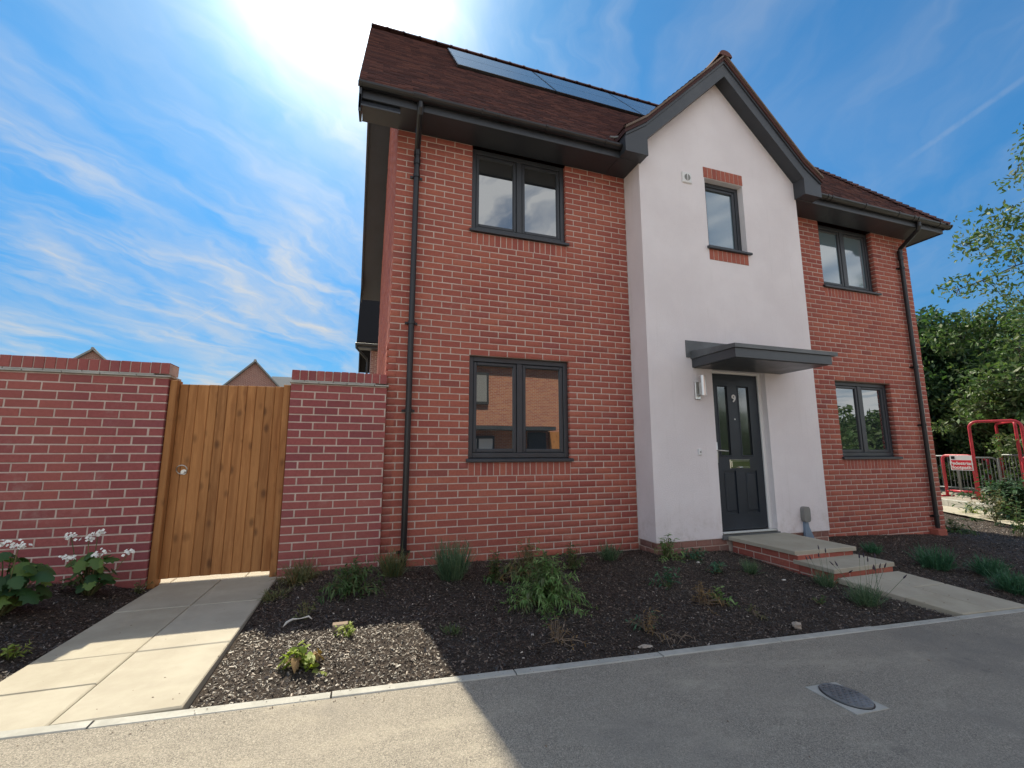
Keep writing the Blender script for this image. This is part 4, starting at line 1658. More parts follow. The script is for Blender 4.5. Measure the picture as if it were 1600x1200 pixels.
q.build('lid_studs', 'dark_iron', lid)

# ------------------------------------------------------------------ bark mulch


def mulch(n, seed):
    r_ = np.random.default_rng(seed)
    X = r_.uniform(-5.2, 13.0, n)
    Y = r_.uniform(-2.40, 3.2, n)
    ok = (Y < -0.02) | (X > 8.95)
    ok &= ~((X > LPX0-0.01) & (X < LPX1+0.012))
    xl = 4.08+np.clip((-1.63-Y)/0.8, 0, 1)*0.35
    ok &= ~((X > xl-0.02) & (X < xl+0.92))
    ok &= ~((X > XR) & (X < XQ) & (Y > YR-0.01))
    # fewer chips far from the camera
    ok &= r_.uniform(size=n) < np.clip(1.25-np.hypot(X+0.2, Y+4.9)/14.0, 0.12, 1)
    X, Y = X[ok], Y[ok]
    m_ = len(X)
    Lh = r_.uniform(0.0035, 0.0095, m_)*(1+0.8*(r_.uniform(size=m_) > 0.93))
    Wh = Lh*r_.uniform(0.25, 0.6, m_)
    yaw = r_.uniform(0, 6.28, m_)
    tilt = r_.normal(0, 0.35, m_)
    roll = r_.normal(0, 0.4, m_)
    ca, sa = np.cos(yaw), np.sin(yaw)
    U = np.stack([ca*np.cos(tilt), sa*np.cos(tilt), np.sin(tilt)], -1)
    W = np.stack([-sa*np.cos(roll), ca*np.cos(roll), np.sin(roll)], -1)
    N = np.cross(U, W)
    C0 = np.stack([X, Y, bed_z(X, Y)+0.004+r_.uniform(0, 0.007, m_)], -1)
    a, b_ = U*Lh[:, None], W*Wh[:, None]
    h = N*(Wh*r_.uniform(0.15, 0.5, m_))[:, None]
    V = np.stack([C0-a-b_*0.6, C0+a-b_, C0+a*0.9+b_, C0-a+b_*0.8, C0-a*0.7+h, C0+a*0.7+h], 1)
    Fq = np.array([[0, 1, 5, 4], [3, 4, 5, 2]])
    Fq = (Fq[None]+(np.arange(m_)*6)[:, None, None]).reshape(-1, 4)
    o = np_mesh('bark_mulch', V.reshape(-1, 3), Fq, 'bark_chip')
    tag(o, 'dark bark mulch spread over the planting bed in front of the house', 'mulch', kind='stuff')


mulch(560000, 5)

# ------------------------------------------------------------------ plants


def ribbons(base, dirs, length, width, droop, segs, seed_rng, curve=None):
    """tapering curved blades. base (n,3), dirs (n,3) unit start directions, arrays of length/width/droop"""
    n = len(base)
    side = np.cross(dirs, np.array([0, 0, 1.0]))
    side += seed_rng.normal(0, 0.25, (n, 3))
    side /= np.linalg.norm(side, axis=1)[:, None]+1e-9
    rings = []
    for i in range(segs+1):
        s = i/segs
        p = base+dirs*(length*s)[:, None]
        p = p+np.array([0, 0, -1.0])*(droop*length*s*s)[:, None]
        w = width*(1-s)**0.6*(0.55+0.9*min(s*2, 1)) if i < segs else width*0.06
        rings.append(np.stack([p-side*(w/2)[:, None], p+side*(w/2)[:, None]], 1))
    V = np.concatenate(rings, 1)        # n, 2*(segs+1), 3
    f = np.array([[2*i, 2*i+1, 2*i+3, 2*i+2] for i in range(segs)])
    k = 2*(segs+1)
    Fq = (f[None]+(np.arange(n)*k)[:, None, None]).reshape(-1, 4)
    return V.reshape(-1, 3), Fq


def cat(*vf):
    Vs, Fs, o = [], [], 0
    for V, F in vf:
        Vs.append(V)
        Fs.append(F+o)
        o += len(V)
    return np.vstack(Vs), np.vstack(Fs)


def cone_dirs(n, spread, r_):
    az = r_.uniform(0, 6.283, n)
    th = np.abs(r_.normal(0, spread, n))
    th = np.clip(th, 0, 1.45)
    return np.stack([np.cos(az)*np.sin(th), np.sin(az)*np.sin(th), np.cos(th)], -1)


def tuft(name, label, catg, px, py, h, rad, n, material, spread=0.5, width=0.006, droop=0.25, spikes=0, group=None, mat2=None):
    r_ = np.random.default_rng(int(px*13+py))
    p = bed_hit(px, py)
    h, rad, width, n = h*1.38, rad*1.12, width*1.05, int(n*1.35)
    t_ = thing(name, label, catg, tuple(p), group)
    a, q = r_.uniform(0, 6.283, n), rad*0.55*np.sqrt(r_.uniform(size=n))
    base = np.stack([p[0]+np.cos(a)*q, p[1]+np.sin(a)*q, np.full(n, p[2]-0.01)], -1)
    d = cone_dirs(n, spread, r_)
    d[:, 0] += np.cos(a)*q/rad*0.5
    d[:, 1] += np.sin(a)*q/rad*0.5
    d /= np.linalg.norm(d, axis=1)[:, None]
    ln = h*r_.uniform(0.45, 1.05, n)
    n = n
    k = int(n*0.7) if mat2 else n
    V, F = ribbons(base[:k], d[:k], ln[:k], np.full(k, width)*r_.uniform(0.7, 1.3, k), droop*r_.uniform(0.4, 1.6, k), 3, r_)
    # short side leaves along the stems make it bushy
    m_ = n*2
    i = r_.integers(0, n, m_)
    s = r_.uniform(0.2, 0.85, m_)
    sb = base[i]+d[i]*(ln[i]*s)[:, None]
    sb[:, 2] -= droop*ln[i]*s*s
    V2, F2 = ribbons(sb, cone_dirs(m_, 0.9, r_), h*r_.uniform(0.10, 0.25, m_), np.full(m_, width*0.8), np.full(m_, 0.3), 2, r_)
    np_mesh('foliage', *cat((V, F), (V2, F2)), material, t_)['kind'] = 'stuff'
    if mat2:
        V, F = ribbons(base[k:], d[k:], ln[k:]*0.95, np.full(n-k, width), droop*r_.uniform(0.6, 2.0, n-k), 3, r_)
        np_mesh('dry_blades', V, F, mat2, t_)['kind'] = 'stuff'
    if spikes:
        mb = MB()
        mbb = MB()
        for _ in range(spikes):
            dd = cone_dirs(1, 0.35, r_)[0]
            l_ = h*r_.uniform(1.25, 1.75)
            b0 = p+np.array([r_.normal(0, rad*0.25), r_.normal(0, rad*0.25), 0])
            tip = b0+dd*l_
            mb.tube([b0, b0+dd*l_*0.5, tip], 0.0013, 4)
            mbb.tube([tip-dd*0.012, tip+dd*0.004, tip+dd*0.030], [0.004, 0.0065, 0.002], 6)
        mb.build('flower_stalk', 'leaf_lavender', t_)
        mbb.build('flower_spike', 'lavender_bud', t_)
    return t_


def leafy(name, label, catg, px, py, h, rad, nst, material, leaf=0.05, lw=0.30, droop=0.5, per=16, spread=0.75, stem='leaf_olive', group=None, mat2=None):
    """arching stems set with lance shaped leaves"""
    r_ = np.random.default_rng(int(px*17+py*3))
    p = bed_hit(px, py)
    h, rad, nst = h*1.32, rad*1.08, int(nst*1.3)
    t_ = thing(name, label, catg, tuple(p), group)
    mb = MB()
    B, D, Ln = [], [], []
    for i in range(nst):
        d = cone_dirs(1, spread, r_)[0]
        hor = math.hypot(d[0], d[1])
        l_ = (h*d[2]+rad*1.25*hor)*r_.uniform(0.7, 1.1)
        b0 = p+np.array([r_.normal(0, rad*0.12), r_.normal(0, rad*0.12), -0.01])
        pts = []
        for s in np.linspace(0, 1, 6):
            q = b0+d*l_*s
            q[2] -= droop*l_*hor*s*s
            q[2] = max(q[2], p[2]+0.004)
            pts.append(q)
        mb.tube(pts, [0.0035*(1-0.7*s) for s in np.linspace(0, 1, 6)], 4, False)
        pts = np.array(pts)
        for k_ in range(per):
            s = r_.uniform(0.18, 1.0)
            f = s*5
            i0 = min(int(f), 4)
            q = pts[i0]+(pts[i0+1]-pts[i0])*(f-i0)
            tg = pts[i0+1]-pts[i0]
            tg = tg/(np.linalg.norm(tg)+1e-9)
            o_ = r_.normal(0, 1, 3)
            o_ -= tg*(o_@tg)
            o_ /= np.linalg.norm(o_)
            dd = tg*0.55+o_*0.9
            B.append(q)
            D.append(dd/np.linalg.norm(dd))
            Ln.append(leaf*r_.uniform(0.6, 1.25))
    mb.build('stem', stem, t_)
    B, D, Ln = np.array(B), np.array(D), np.array(Ln)
    k = int(len(B)*0.72) if mat2 else len(B)
    V, F = ribbons(B[:k], D[:k], Ln[:k], Ln[:k]*lw, np.full(k, 0.35), 3, r_)
    np_mesh('foliage', V, F, material, t_)['kind'] = 'stuff'
    if mat2:
        V, F = ribbons(B[k:], D[k:], Ln[k:], Ln[k:]*lw, np.full(len(B)-k, 0.5), 3, r_)
        np_mesh('dry_leaf', V, F, mat2, t_)['kind'] = 'stuff'
    return t_


def big_leaf(c, nrm, tip, size, r_):
    """one lobed oak-leaf hydrangea leaf as a fan with a folded midrib"""
    nrm = nrm/np.linalg.norm(nrm)
    tip = tip-nrm*(tip@nrm)
    tip = tip/(np.linalg.norm(tip)+1e-9)
    sd = np.cross(nrm, tip)
    out = [(0.0, -0.45), (0.30, -0.42), (0.50, -0.18), (0.36, -0.02), (0.55, 0.20), (0.30, 0.26), (0.24, 0.48), (0.0, 0.66)]
    pts = []
    for s in (1, -1):
        for x_, y_ in (out if s > 0 else out[1:-1][::-1]):
            bend = -0.28*abs(x_)**1.5-0.18*max(y_, 0)**2
            pts.append(c+size*(sd*x_*s*r_.uniform(0.9, 1.1)+tip*y_+nrm*bend))
    n = len(pts)
    return pts+[c+nrm*size*0.04], [(i, (i+1) % n, n) for i in range(n)]


def hydrangea(label, px, py, h, rad, nleaf, heads, r_seed, size=0.12, fwd=0.0):
    r_ = np.random.default_rng(r_seed)
    p = bed_hit(px, py)
    t_ = thing('hydrangea', label, 'shrub', tuple(p))
    mb, ms, mf = MB(), MB(), MB()
    for i in range(nleaf):
        a = r_.uniform(0, 6.283)
        q = rad*math.sqrt(r_.uniform(0.02, 1))
        z = h*r_.uniform(0.20, 1.0)*(1.05-0.40*(q/rad))
        c = p+np.array([math.cos(a)*q, math.sin(a)*q, z])
        nrm = np.array([math.cos(a)*0.5+r_.normal(0, 0.25), math.sin(a)*0.5-0.25+r_.normal(0, 0.25), 0.8])
        tip = np.array([math.cos(a), math.sin(a), -0.45+r_.normal(0, 0.25)])
        vs, fs = big_leaf(c, nrm, tip, size*r_.uniform(0.65, 1.2), r_)
        lf = MB().add(vs, fs).build('leaf', 'leaf_hydrangea', t_, smooth=True)
        ms.tube([p+np.array([math.cos(a)*q*0.12, math.sin(a)*q*0.12, 0.0]), p+np.array([math.cos(a)*q*0.6, math.sin(a)*q*0.6, z*0.75]), c], [0.006, 0.004, 0.0022], 5, False)
    ms.build('stem', 'leaf_olive', t_)
    for (dx, dz, dy) in heads:
        c = p+np.array([dx, dy, dz])
        hm = MB()
        hm.tube([p+np.array([dx*0.2, dy*0.2, 0.02]), p+np.array([dx*0.7, dy*0.7, dz*0.6]), c], 0.003, 5, False)
        st = hm.build('flower_stalk', 'leaf_olive', t_)
        fm = MB()
        for _ in range(20):
            fc = c+r_.normal(0, 1, 3)*np.array([0.020, 0.016, 0.013])
            nn = np.array([r_.normal(0, .5), -0.7+r_.normal(0, .4), 0.6])
            nn /= np.linalg.norm(nn)
            u = np.cross(nn, [0, 0, 1.0])
            u /= np.linalg.norm(u)
            v = np.cross(nn, u)
            s_ = r_.uniform(0.006, 0.010)
            for k_ in range(4):
                a = k_*math.pi/2+0.3
                d = u*math.cos(a)+v*math.sin(a)
                e = u*math.cos(a+1.57)+v*math.sin(a+1.57)
                fm.add([fc, fc+d*s_*0.8+e*s_*0.75+nn*0.002, fc+d*s_*1.4+nn*0.001, fc+d*s_*0.8-e*s_*0.75+nn*0.002], [(0, 1, 2, 3)])
        fm.build('flower_head', 'white_petal', st)['kind'] = 'stuff'
    return t_


hydrangea('large leaved hydrangea with white flowers at the far end of the long garden wall', -2, 962, 0.42, 0.20, 70, [(-0.06, 0.47, -0.10), (0.02, 0.46, -0.14), (0.10, 0.45, -0.10), (-0.16, 0.44, -0.02)], 3, 0.10)
hydrangea('loose hydrangea with white flower heads between the long garden wall and the gate path', 138, 930, 0.36, 0.15, 46, [(-0.16, 0.45, 0.0), (-0.13, 0.30, -0.05), (-0.06, 0.42, 0.03), (0.0, 0.45, 0.02), (0.06, 0.31, -0.05), (0.22, 0.30, 0.02)], 8, 0.088)
leafy('weed', 'small weed at the corner of the gate path below the left gate post', 'weed', 213, 925, 0.08, 0.07, 8, 'leaf_olive', 0.03, 0.35, 0.4, 8)
tuft('grass_tuft', 'half dried grass tuft beside the gate path at the short garden wall', 'grass tuft', 468, 910, 0.27, 0.15, 190, 'leaf_olive', 0.5, 0.006, 0.6, mat2='leaf_dry')
tuft('grass_tuft', 'low grass clump on the path edge in front of the short garden wall', 'grass tuft', 430, 935, 0.12, 0.12, 90, 'leaf_olive', 0.8, 0.006, 0.5)
leafy('low_shrub', 'low spreading green shrub below the short garden wall', 'shrub', 552, 925, 0.20, 0.22, 40, 'leaf_mid', 0.055, 0.22, 0.6, 16, 0.8)
tuft('lavender', 'olive grey lavender bush at the foot of the left downpipe', 'lavender', 613, 900, 0.26, 0.13, 210, 'leaf_olive', 0.33, 0.006, 0.3, mat2='leaf_lavender')
tuft('lavender', 'dense upright lavender bush left below the lower left window', 'lavender', 706, 905, 0.31, 0.15, 300, 'leaf_lavender', 0.24, 0.007, 0.15)
leafy('low_shrub', 'dark little shrub with yellowed leaves under the lower left window', 'shrub', 772, 908, 0.19, 0.11, 18, 'leaf_mid', 0.055, 0.26, 0.7, 14, 0.6, mat2='leaf_dry')
leafy('wilted_shrub', 'brown tipped wilting shrub right behind the bright green mound', 'shrub', 822, 908, 0.29, 0.15, 34, 'leaf_olive', 0.06, 0.2, 0.8, 16, 0.5, mat2='leaf_dry')
leafy('drooping_shrub', 'bright green mounded shrub with drooping leaves, largest plant in the bed', 'shrub', 851, 942, 0.29, 0.235, 105, 'leaf_bright', 0.044, 0.24, 0.85, 36, 0.70, mat2='leaf_pale')
leafy('low_shrub', 'small green brown shrub against the brick right of the lower left window', 'shrub', 893, 890, 0.19, 0.10, 20, 'leaf_mid', 0.05, 0.24, 0.5, 14, 0.5, mat2='leaf_olive')
tuft('lavender', 'small dark lavender bush at the brick beside the white bay corner', 'lavender', 953, 875, 0.19, 0.10, 150, 'leaf_lavender', 0.36, 0.006, 0.2)
leafy('fern', 'curly fern like plant in front of the white bay corner', 'plant', 1043, 872, 0.20, 0.12, 24, 'leaf_bright', 0.05, 0.26, 0.9, 14, 0.55, mat2='leaf_olive')
leafy('low_shrub', 'low dark plant by the bay plinth between the curly fern and the doorstep', 'plant', 1086, 874, 0.10, 0.12, 20, 'leaf_teal', 0.04, 0.3, 0.5, 12, 0.8)
leafy('seedling', 'small upright leafy green plant in the open bed below the curly fern', 'plant', 1045, 918, 0.13, 0.08, 10, 'leaf_teal', 0.055, 0.34, 0.4, 10, 0.55)
leafy('seedling', 'sparse low seedlings in the bed left of the doorstep lavender', 'plant', 1122, 896, 0.08, 0.12, 11, 'leaf_teal', 0.045, 0.36, 0.3, 8, 0.8)
tuft('lavender', 'small lavender bush beside the brick flank of the doorstep', 'lavender', 1172, 895, 0.13, 0.09, 130, 'leaf_lavender', 0.45, 0.005, 0.15)
leafy('dry_plant', 'dry brown arching plant in the middle of the bed', 'dry plant', 1098, 945, 0.15, 0.13, 18, 'leaf_dry', 0.045, 0.16, 0.9, 14, 0.6, 'dead_wood')
leafy('seedling', 'fresh green sprig growing beside the dry brown arching plant', 'plant', 1128, 943, 0.10, 0.07, 9, 'leaf_bright', 0.045, 0.42, 0.4, 10, 0.55)
leafy('dry_plant', 'withered brown plant near the kerb left of the fallen twigs', 'dry plant', 1012, 985, 0.13, 0.10, 16, 'leaf_dry', 0.04, 0.2, 0.7, 10, 0.6, 'dead_wood', mat2='leaf_teal')
leafy('dry_plant', 'faint dry stalks in the bed in front of the bright green mound', 'dry plant', 870, 1000, 0.10, 0.13, 14, 'leaf_dry', 0.03, 0.2, 0.6, 8, 0.7, 'dead_wood')
leafy('dry_plant', 'tiny withered weed in the dark bed below the fresh green sprig', 'dry plant', 1182, 962, 0.05, 0.07, 9, 'leaf_olive', 0.03, 0.3, 0.5, 8, 0.8, 'dead_wood')
tuft('lavender', 'lavender with dark flower spikes in front of the lower step', 'lavender', 1290, 915, 0.14, 0.10, 130, 'leaf_lavender', 0.5, 0.005, 0.15, spikes=6)
tuft('lavender', 'lavender with dark flower spikes leaning over the front path edge', 'lavender', 1352, 944, 0.17, 0.13, 180, 'leaf_lavender', 0.55, 0.005, 0.15, spikes=11)
leafy('seedling', 'tiny green seedling in the bed left of the path edge lavender', 'plant', 1283, 945, 0.05, 0.05, 6, 'leaf_mid', 0.03, 0.4, 0.4, 7, 0.7)
tuft('grass_tuft', 'thin pale grass tuft at the edge of the sunlit mulch patch', 'grass tuft', 706, 990, 0.08, 0.08, 36, 'leaf_pale', 0.8, 0.006, 0.3)
leafy('seedling', 'yellow green sprig behind the broken brick in the mulch', 'plant', 547, 993, 0.07, 0.05, 7, 'leaf_lime', 0.04, 0.3, 0.3, 7, 0.6)
leafy('seedling', 'crinkled lime green plant with dead leaves in the sunlit mulch', 'plant', 472, 1042, 0.085, 0.09, 13, 'leaf_lime', 0.05, 0.62, 0.5, 9, 0.75, mat2='leaf_dry')
leafy('weed', 'small weed sprout beside the pale curved driftwood', 'weed', 478, 968, 0.10, 0.05, 7, 'leaf_olive', 0.035, 0.3, 0.4, 8, 0.5)
leafy('weed', 'sunlit weeds at the left picture edge beside the gate path', 'weed', 18, 1030, 0.06, 0.10, 12, 'leaf_lime', 0.035, 0.4, 0.5, 9, 0.8, mat2='leaf_dry')
# right hand bed
tuft('lavender', 'low lavender against the brick right of the doorstep', 'lavender', 1364, 864, 0.13, 0.11, 130, 'leaf_teal', 0.5, 0.007, 0.2)
tuft('lavender', 'teal lavender bush in the right bed nearest the front path', 'lavender', 1462, 888, 0.24, 0.17, 240, 'leaf_teal', 0.40, 0.008, 0.2)
tuft('lavender', 'teal lavender bush in the right bed behind the path end', 'lavender', 1548, 900, 0.21, 0.14, 220, 'leaf_teal', 0.42, 0.008, 0.2)
tuft('lavender', 'teal lavender bush at the right picture edge above the path end', 'lavender', 1585, 925, 0.20, 0.16, 220, 'leaf_teal', 0.5, 0.008, 0.2)
leafy('low_shrub', 'dark green shrub at the right brick corner of the house', 'shrub', 1492, 832, 0.17, 0.20, 24, 'leaf_mid', 0.06, 0.3, 0.6, 14, 0.7)
leafy('low_shrub', 'lime green weed in the sunny strip behind the house corner', 'weed', 1518, 805, 0.14, 0.18, 14, 'leaf_lime', 0.07, 0.4, 0.4, 10, 0.7)
leafy('low_shrub', 'thin tall weed in front of the pale footpath by the barriers', 'weed', 1558, 822, 0.52, 0.16, 16, 'leaf_olive', 0.08, 0.3, 0.2, 14, 0.35)
leafy('wilted_shrub', 'withered weed at the right picture edge by the pale footpath', 'weed', 1596, 838, 0.45, 0.2, 14, 'leaf_mid', 0.08, 0.35, 0.4, 12, 0.5)
leafy('garden_shrub', 'dense dark shrub hanging over the pale footpath before the barriers', 'shrub', 1592, 815, 0.62, 0.62, 110, 'leaf_dark', 0.11, 0.4, 0.45, 30, 0.75)

# stones and litter in the bed


def rock(name, label, catg, px, py, dims, material, seed, group=None):
    r_ = np.random.default_rng(seed)
    p = bed_hit(px, py)
    vs, fs = [], []
    nu, nv = 9, 6
    ph = r_.uniform(0, 6.28, 6)
    for i in range(nv+1):
        th = math.pi*i/nv
        for j in range(nu):
            a = 2*math.pi*j/nu
            d = np.array([math.sin(th)*math.cos(a), math.sin(th)*math.sin(a), math.cos(th)])
            k_ = 1+0.16*math.sin(3*d[0]*2+ph[0])+0.14*math.sin(4*d[1]*2+ph[1])+0.10*math.sin(5*d[2]+ph[2])
            vs.append(tuple(p+np.array([0, 0, dims[2]*0.35])+d*k_*np.array(dims)*0.5))
    for i in range(nv):
        for j in range(nu):
            fs.append((i*nu+j, (i+1)*nu+j, (i+1)*nu+(j+1) % nu, i*nu+(j+1) % nu))
    o = MB().add(vs, fs).build(name, material)
    return tag(o, label, catg, group)


rock('stone', 'rounded brown stone by the kerb below the doorstep', 'stone', 1245, 981, (0.075, 0.06, 0.045), 'stone', 2)
rock('stone', 'pale flat stone chip in the bed left of the steps', 'stone', 1225, 907, (0.055, 0.03, 0.014), 'pale_stone', 4)
rock('stone', 'small white pebble in the bed below the white bay', 'stone', 1091, 880, (0.034, 0.028, 0.02), 'pale_stone', 6)
rock('stone', 'pale pebble in the dark bed above the dry stalks', 'stone', 832, 993, (0.02, 0.016, 0.012), 'pale_stone', 7)
rock('stone', 'flat stones and clay lump by the kerb below the withered brown plant', 'stone', 1008, 1012, (0.09, 0.05, 0.02), 'stone', 8)
rock('stone', 'pale rubble at the bay plinth beside the doorstep corner', 'stone', 1131, 858, (0.07, 0.06, 0.05), 'pale_stone', 9)
p = bed_hit(531, 986)
mb = MB()
mb.cbox(p[0]-0.045, p[0]+0.045, p[1]-0.03, p[1]+0.03, p[2]-0.01, p[2]+0.045, 0.01)
tag(mb.build('broken_brick', 'dead_wood'), 'broken piece of brown brick at the edge of the sunlit mulch', 'brick')
p = bed_hit(468, 975)
mb = MB()
mb.tube([p+np.array([-0.09, -0.045, 0.010]), p+np.array([-0.075, -0.02, 0.024]), p+np.array([-0.045, 0.01, 0.030]), p+np.array([0, 0.02, 0.026]), p+np.array([0.05, 0.03, 0.032]), p+np.array([0.072, 0.014, 0.018])],
        [0.003, 0.008, 0.007, 0.0025, 0.006, 0.003], 7)
tag(mb.build('driftwood', 'pale_stone', smooth=True), 'pale curved piece of driftwood lying on the shaded mulch', 'driftwood')
p = bed_hit(466, 1022)
mb = MB()
mb.tube([p+np.array([-0.07, -0.06, 0.015]), p+np.array([-0.01, 0.0, 0.035]), p+np.array([0.05, 0.05, 0.055])], [0.006, 0.008, 0.004], 6)
tag(mb.build('twig', 'bark'), 'dark twig leaning beside the crinkled lime green plant', 'twig')
p = bed_hit(1065, 1000)
mb = MB()
for i in range(16):
    a = random.uniform(0, 6.28)
    c = p+np.array([random.gauss(0, 0.05), random.gauss(0, 0.04), 0.01])
    d = np.array([math.cos(a), math.sin(a), random.uniform(0, 0.4)])*random.uniform(0.03, 0.08)
    mb.tube([c-d, c+np.array([0, 0, 0.012]), c+d], 0.0018, 4, False)
tag(mb.build('twig_bundle', 'dead_wood'), 'tangle of pale fallen twigs near the kerb', 'twigs')

# crumbs of soil and leaves dropped on the paths
mb = MB()
r_ = np.random.default_rng(21)
for (x0, x1, y0, y1, n, zf) in ((LPX0, LPX1, -2.35, -0.1, 60, lambda x, y: -1.100-0.02*(y+2.4)), (0.0, 6.0, -3.4, -2.5, 60, lambda x, y: float(z_kerb(x))+0.002), (-2.0, 7.0, -2.56, -2.478, 420, lambda x, y: float(z_kerb(x))+0.002), (-0.9, 4.4, -2.47, -2.42, 160, lambda x, y: float(z_kerb(x))+0.006), (4.3, 5.0, -2.3, -1.7, 14, lambda x, y: float(path_right_z(y))+0.004)):
    for _ in range(n):
        x_, y_ = r_.uniform(x0, x1), r_.uniform(y0, y1)
        s = r_.uniform(0.0012, 0.006)*(0.55 if n > 100 else 1.0)
        a = r_.uniform(0, 6.28)
        z_ = zf(x_, y_)
        mb.add([(x_+s*1.6*math.cos(a), y_+s*1.6*math.sin(a), z_), (x_-s*math.sin(a), y_+s*math.cos(a), z_), (x_-s*1.4*math.cos(a), y_-s*1.4*math.sin(a), z_), (x_+s*math.sin(a), y_-s*math.cos(a), z_), (x_, y_, z_+s*0.8)],
               [(0, 1, 4), (1, 2, 4), (2, 3, 4), (3, 0, 4)])
tag(mb.build('soil_crumbs', 'dead_wood'), 'dark crumbs of soil scattered over the paths and pavement', 'crumbs', kind='stuff')

# ------------------------------------------------------------------ right background: footpath, kerb, road, barriers
ZG = -1.33


def flat(name, pts, z, material, th=0.0):
    mb = MB()
    if th:
        mb.prism([(p[0], p[1], z-th) for p in pts], (0, 0, th))
    else:
        mb.add([(p[0], p[1], z) for p in pts], [tuple(range(len(pts)))])
    return tag(mb.build(name, material), kind='structure')


fa, fb = np.array([12.10, 1.74]), np.array([10.93, 0.0])
ga, gb = np.array([13.50, 2.51]), np.array([12.65, 0.73])
ext = lambda a, b_, s: a+(b_-a)*s
flat('footpath', [ext(fa, fb, 3.0), ext(gb, ga, -2.6), ext(gb, ga, 3.5), ext(fa, fb, -2.6)], ZG+0.01, 'paving')
ka, kb = np.array([13.52, 2.52]), np.array([12.67, 0.74])
dirk = (ka-kb)/np.linalg.norm(ka-kb)
nrm = np.array([dirk[1], -dirk[0]])
kr = tag(bpy.data.objects.new('road_kerb', None), kind='structure')
COL.objects.link(kr)
kr.location = (13.2, 1.6, ZG)
for i in range(-5, 9):
    a = kb+dirk*(i*0.915+0.005)
    b_ = kb+dirk*((i+1)*0.915-0.005)
    MB().prism([(*a, ZG-0.05), (*b_, ZG-0.05), *[(*(q+nrm*0.16), ZG-0.05) for q in (b_, a)]], (0, 0, 0.21)).build('kerb_stone', 'kerb_concrete', kr)
flat('side_road', [tuple(ext(kb, ka, -3.5)+nrm*0.16), tuple(ext(kb, ka, -3.5)+nrm*6), tuple(ext(kb, ka, 6.0)+nrm*6), tuple(ext(kb, ka, 6.0)+nrm*0.16)], ZG+0.10, 'asphalt')


def arch(px0, px1, pyt, pyb0, pyb1, ybase, label, r_=0.024, rail=None, cat_='barrier', name='barrier_frame', legs=True):
    """tubular hoop standing on the ground: bottom of left post at (px0, pyb0), right post at (px1, pyb1)"""
    pass


def hoop(name, label, A, B, h, material, tube=0.024, rail=None, bars=0, feet=True, rc=0.12, group=None, lo=0.0):
    """hoop of bent tube from ground point A to B, height h"""
    A, B = np.array([*A, ZG+0.10+lo]), np.array([*B, ZG+0.10+lo])
    t_ = thing(name, label, 'barrier', tuple((A+B)/2), group)
    u = (B-A)/np.linalg.norm(B-A)
    Z = np.array([0, 0, 1.0])
    pts = [A, A+Z*(h-rc)]
    pts += [A+Z*(h-rc)+u*rc*(1-math.cos(a))+Z*rc*math.sin(a) for a in np.linspace(0.3, math.pi/2, 4)]
    pts += [B+Z*(h-rc)-u*rc*(1-math.cos(a))+Z*rc*math.sin(a) for a in np.linspace(math.pi/2, 0.3, 4)]
    pts += [B+Z*(h-rc), B]
    q = MB()
    q.tube(pts, tube, 10)
    q.build('hoop', material, t_, smooth=True)
    if rail is not None:
        for z in rail:
            q = MB()
            q.tube([A+Z*z, B+Z*z], tube*0.92, 8)
            q.build('rail', material, t_, smooth=True)
    if bars:
        w = np.linalg.norm(B-A)
        for i in range(bars):
            s = (i+1)/(bars+1)
            q = MB()
            q.tube([A+(B-A)*s+Z*(rail[0] if rail else 0.1), A+(B-A)*s+Z*(h-tube)], tube*0.36, 6)
            q.build('bar', material, t_)
    if feet:
        for P in (A, B):
            q = MB()
            n_ = np.array([-u[1], u[0], 0])
            q.tube([P-n_*0.22+Z*0.02, P+n_*0.22+Z*0.02], tube*0.8, 6)
            q.build('foot', material, t_)
    return t_


def gpt(px, depth_x):
    """ground point below picture column px at the given world x"""
    d = ray_dir(px, 706)
    s = (depth_x-CAM[0])/d[0]
    return (CAM+d*s)[:2]


XBAR = 15.2
a1, b1 = gpt(1520, XBAR), gpt(1603, XBAR+0.4)
hoop('barrier_hoop', 'tall red tubular hoop with a sign fixed at its left foot', a1, b1, 2.02, 'red_paint', 0.034, None, 0, True, 0.16)
a2, b2 = gpt(1563, XBAR+1.9), gpt(1593, XBAR+0.9)
hoop('barrier_hoop', 'lower red tubular hoop standing behind the tall one', a2, b2, 2.02, 'red_paint', 0.034, None, 0, False, 0.10)
a3, b3 = gpt(1471, XBAR+0.1), gpt(1518, XBAR+0.02)
hoop('barrier_gate', 'low red barrier frame with the white and red footpath sign', a3, b3, 1.12, 'red_paint', 0.036, [0.16], 0, True, 0.10)
a6, b6 = gpt(1596, XBAR+0.6), gpt(1650, XBAR+0.7)
hoop('barrier_gate', 'low red barrier frame at the right picture edge', a6, b6, 1.10, 'red_paint', 0.034, [0.16], 0, True, 0.10)
a4, b4 = gpt(1455, XBAR+1.0), gpt(1492, XBAR+1.0)
hoop('crowd_barrier', 'grey steel crowd barrier half hidden by the house corner', a4, b4, 1.10, 'galvanised', 0.024, [0.20], 5, True, 0.12)
a4, b4 = gpt(1494, XBAR+0.9), gpt(1556, XBAR+1.2)
hoop('crowd_barrier', 'grey steel crowd barrier with upright bars behind the footpath sign', a4, b4, 1.06, 'galvanised', 0.024, [0.20], 10, True, 0.12)
a5, b5 = gpt(1558, XBAR+1.0), gpt(1625, XBAR+0.9)
hoop('crowd_barrier', 'grey steel crowd barrier between the red hoops', a5, b5, 1.14, 'galvanised', 0.024, [0.30], 11, True, 0.12)
q5, q6 = gpt(1534, XBAR+2.6), gpt(1541, XBAR+2.2)
hoop('barrier_hoop', 'narrow red barrier post far behind the crowd barriers', q5, q6, 1.0, 'red_paint', 0.04, [0.2], 0, True, 0.05)

